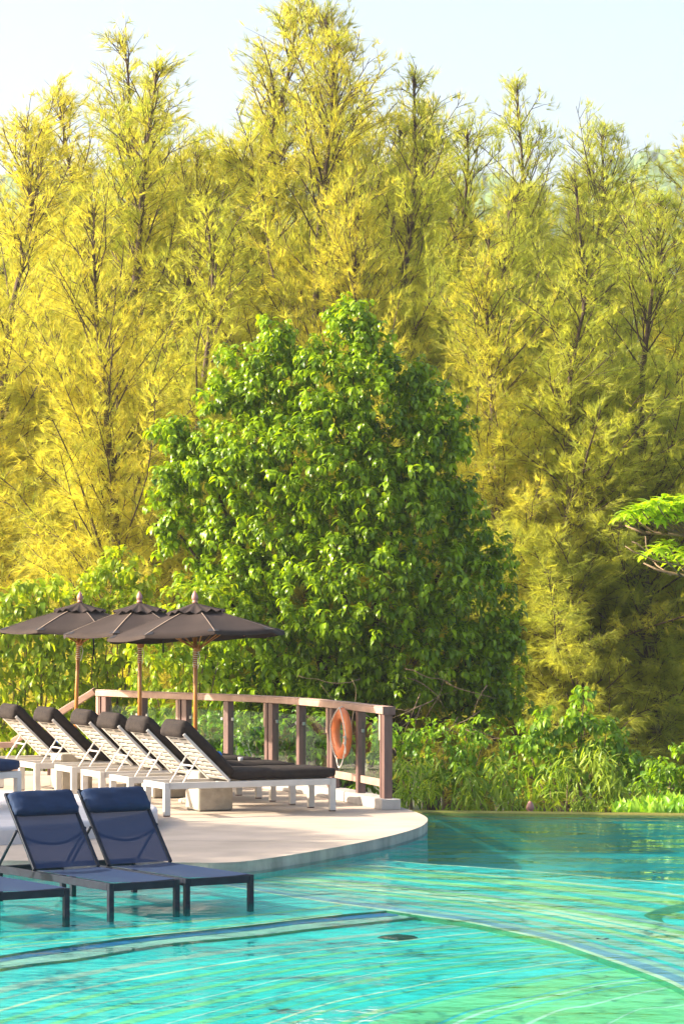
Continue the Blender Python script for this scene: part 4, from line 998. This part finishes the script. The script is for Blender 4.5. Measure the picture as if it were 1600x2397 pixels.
def casuarina(px, top, D, v, wide, rz, lab, mat=None):
    z1 = EYE - (top - HY) * D / F; sc = (z1 - GZ) / 15.45; off = ((px - HX) * D / F, D, GZ)
    e = empty('casuarina_tree', off, rz); e.scale = (sc * wide, sc * wide, sc); tag(e, lab, 'tree', 'feathery casuarina trees behind the pool')
    tr_, lb, sm_, fo = CV[v]
    link('trunk', tr_, e)
    for l in lb: link('limb', l, e)
    tag(link('small_branches', sm_, e), kind='stuff'); o = tag(link('foliage', fo, e), kind='stuff')
    if mat: o.material_slots[0].link = 'OBJECT'; o.material_slots[0].material = M[mat]
TREES = [
 # px, top, D, variant, width, turn, label
 (-22, 235, 52, 1, 1.24, .3, 'golden feathery casuarina cut by the left edge, in front of its neighbours'),
 (165, 170, 57, 0, 1.18, 1.2, 'feathery casuarina with a loose bushy top, second from the left against the sky'),
 (312, 112, 54, 2, 1.36, 2.2, 'feathery casuarina with a forked trunk, its narrow top left of the leaning one'),
 (388, 150, 63, 2, 0.94, .7, 'thin casuarina top just left of the leaning tree'),
 (500, 50, 59, 3, 1.00, 3.3, 'golden casuarina leaning left at the top, left of the tallest one'),
 (660, -45, 60, 0, 1.30, 4.0, 'tallest golden casuarina, cut by the top edge above the broad green tree'),
 (735, 55, 55, 1, 1.12, 5.2, 'bright yellow green casuarina just right of the tallest one'),
 (935, -5, 60, 4, 1.00, 0.4, 'tall casuarina with a sparse pointed top touching the top edge right of centre'),
 (860, 90, 53, 3, 1.06, 1.0, 'casuarina with dark slanting limbs directly above the broad green tree'),
 (1075, 250, 56, 0, 1.12, 2.6, 'casuarina with a low open top between the tall centre trees and the thin spire'),
 (1215, 135, 62, 2, 0.94, 4.6, 'slender casuarina spire standing alone against the sky at right'),
 (1345, 265, 57, 1, 1.06, 5.6, 'casuarina with a short pointed top right of the slender spire'),
 (1440, 345, 54, 3, 1.00, 2.0, 'lower casuarina in front of the hill gap at right'),
 (1592, 195, 56, 2, 1.06, 3.0, 'golden casuarina cut by the right edge'),
 (230, 470, 48, 4, 1.18, 1.6, 'lower casuarina in the front row above the left parasol'),
 (440, 430, 50, 1, 1.18, .9, 'lower casuarina in the front row left of the broad green tree'),
 (1190, 520, 49, 3, 1.18, 4.4, 'lower casuarina in the front row close right of the broad green tree'),
 (1345, 560, 47, 0, 1.36, 2.9, 'front row casuarina with pale limbs slanting to the right'),
 (1500, 430, 48, 1, 1.30, 5.0, 'front row casuarina behind the frangipani branches'),
 (1640, 380, 50, 3, 1.30, 1.1, 'front row casuarina mostly outside the right edge'),
 (60, 420, 66, 0, 1.42, 2.1, 'hazy casuarina in the back row at the left'),
 (590, 330, 68, 1, 1.42, 3.7, 'hazy casuarina in the back row left of centre'),
 (1010, 330, 68, 4, 1.42, 5.1, 'hazy casuarina in the back row right of centre'),
 (1270, 420, 70, 0, 1.53, .2, 'hazy casuarina in the back row under the slender spire'),
 (1540, 400, 68, 1, 1.30, 2.4, 'hazy casuarina in the back row at the right'),
 (770, 250, 72, 2, 1.65, 2.4, 'hazy casuarina in the back row at the centre'),
 (105, 330, 61, 3, 1.2, 4.1, 'casuarina half hidden between the two leftmost tall trees'),
 (262, 300, 64, 4, 1.1, 0.2, 'casuarina filling the gap between the second and third tips from the left'),
 (400, 310, 58, 1, 1.0, 5.8, 'mid height casuarina under the thin top left of the leaning tree'),
 (600, 210, 65, 0, 1.2, 3.1, 'casuarina behind the leaning tree and the tallest tree'),
 (815, 215, 59, 3, 1.1, 0.9, 'casuarina between the bright yellow green tree and the dark limbed one'),
 (900, 300, 64, 2, 1.5, 2.8, 'casuarina with a low tip behind the dark limbed tree'),
 (1000, 215, 65, 1, 1.0, 4.4, 'casuarina just right of the sparse pointed top at the centre'),
 (1140, 330, 60, 3, 1.1, 1.9, 'mid height casuarina left of the slender spire'),
 (1255, 370, 58, 4, 1.0, 3.9, 'mid height casuarina at the foot of the slender spire'),
 (1410, 420, 61, 0, 1.1, 5.3, 'low casuarina top left of the hill gap'),
 (720, 420, 51, 4, 1.0, 2.2, 'front row casuarina directly behind the top of the broad green tree'),
 (890, 450, 50, 1, .95, 3.6, 'front row casuarina behind the right shoulder of the broad green tree'),
 (1045, 430, 52, 3, 1.1, 5.5, 'front row casuarina with limbs slanting over the right side of the broad green tree'),
]
for t_ in TREES: casuarina(*t_, mat={-10: 'needle_orange', 160: 'needle_green', 1075: 'needle_green', 440: 'needle_green', 1440: 'needle_green', 1215: 'needle_green', 860: 'needle_green', 1500: 'needle_green', 1345: 'needle_green', 1045: 'needle_green', 600: 'needle_green', 105: 'needle_green', 1255: 'needle_green', 388: 'needle_green'}.get(t_[0]))

# ---- unseen tree added at the left to shade the platform and the dark loungers
def added_shade_tree():
    D = 32.5; off = (-14.0, 28.2, 0.1); e = empty('broad_leaved_tree', off); tag(e, 'added unseen tree outside the left edge, put there to shade the platform', 'tree')
    rs = np.random.RandomState(77); L = Leaves(TB, M['bush'], 77)
    n = 26000; u = rs.normal(size=(n, 3)); u /= np.linalg.norm(u, axis=1, keepdims=True); rr = rs.rand(n) ** .4
    c = np.array([-14.0, 28.2, 4.6]); pos = c + u * np.array([2.4, 3.8, 2.4]) * rr[:, None]
    X = rs.normal(size=(n, 3)); Z = rs.normal(size=(n, 3)) + np.array([0, 0, 1.5]); L.add(pos, X, Z, rs.uniform(.16, .26, n), rs.rand(n))
    L.build(e, 'shade', 0, off)
    V, Fc = tube_vf([(0, 0, 0), (.1, 0, 1.5), (0, .1, 3.5), (0, 0, 5)], [.3, .24, .2, .1], 12); mk('trunk', V, Fc, M['bark'], e, True)
added_shade_tree()

# ---- the air
def haze():
    m = bpy.data.materials.new('pale_morning_haze'); m.use_nodes = True; t = m.node_tree; t.nodes.clear()
    v = t.nodes.new('ShaderNodeVolumePrincipled'); v.inputs['Color'].default_value = (.93, .96, 1, 1); v.inputs['Density'].default_value = .0003; v.inputs['Anisotropy'].default_value = .3
    o_ = t.nodes.new('ShaderNodeOutputMaterial'); t.links.new(v.outputs[0], o_.inputs['Volume'])
    V = [(x, y, z) for z in (-4.5, 150) for y in (-70, 1110) for x in (-440, 440)]
    o = mk('haze', V, [(0, 2, 3, 1), (4, 5, 7, 6), (0, 1, 5, 4), (2, 6, 7, 3), (0, 4, 6, 2), (1, 3, 7, 5)], m); tag(o, kind='stuff')
haze()
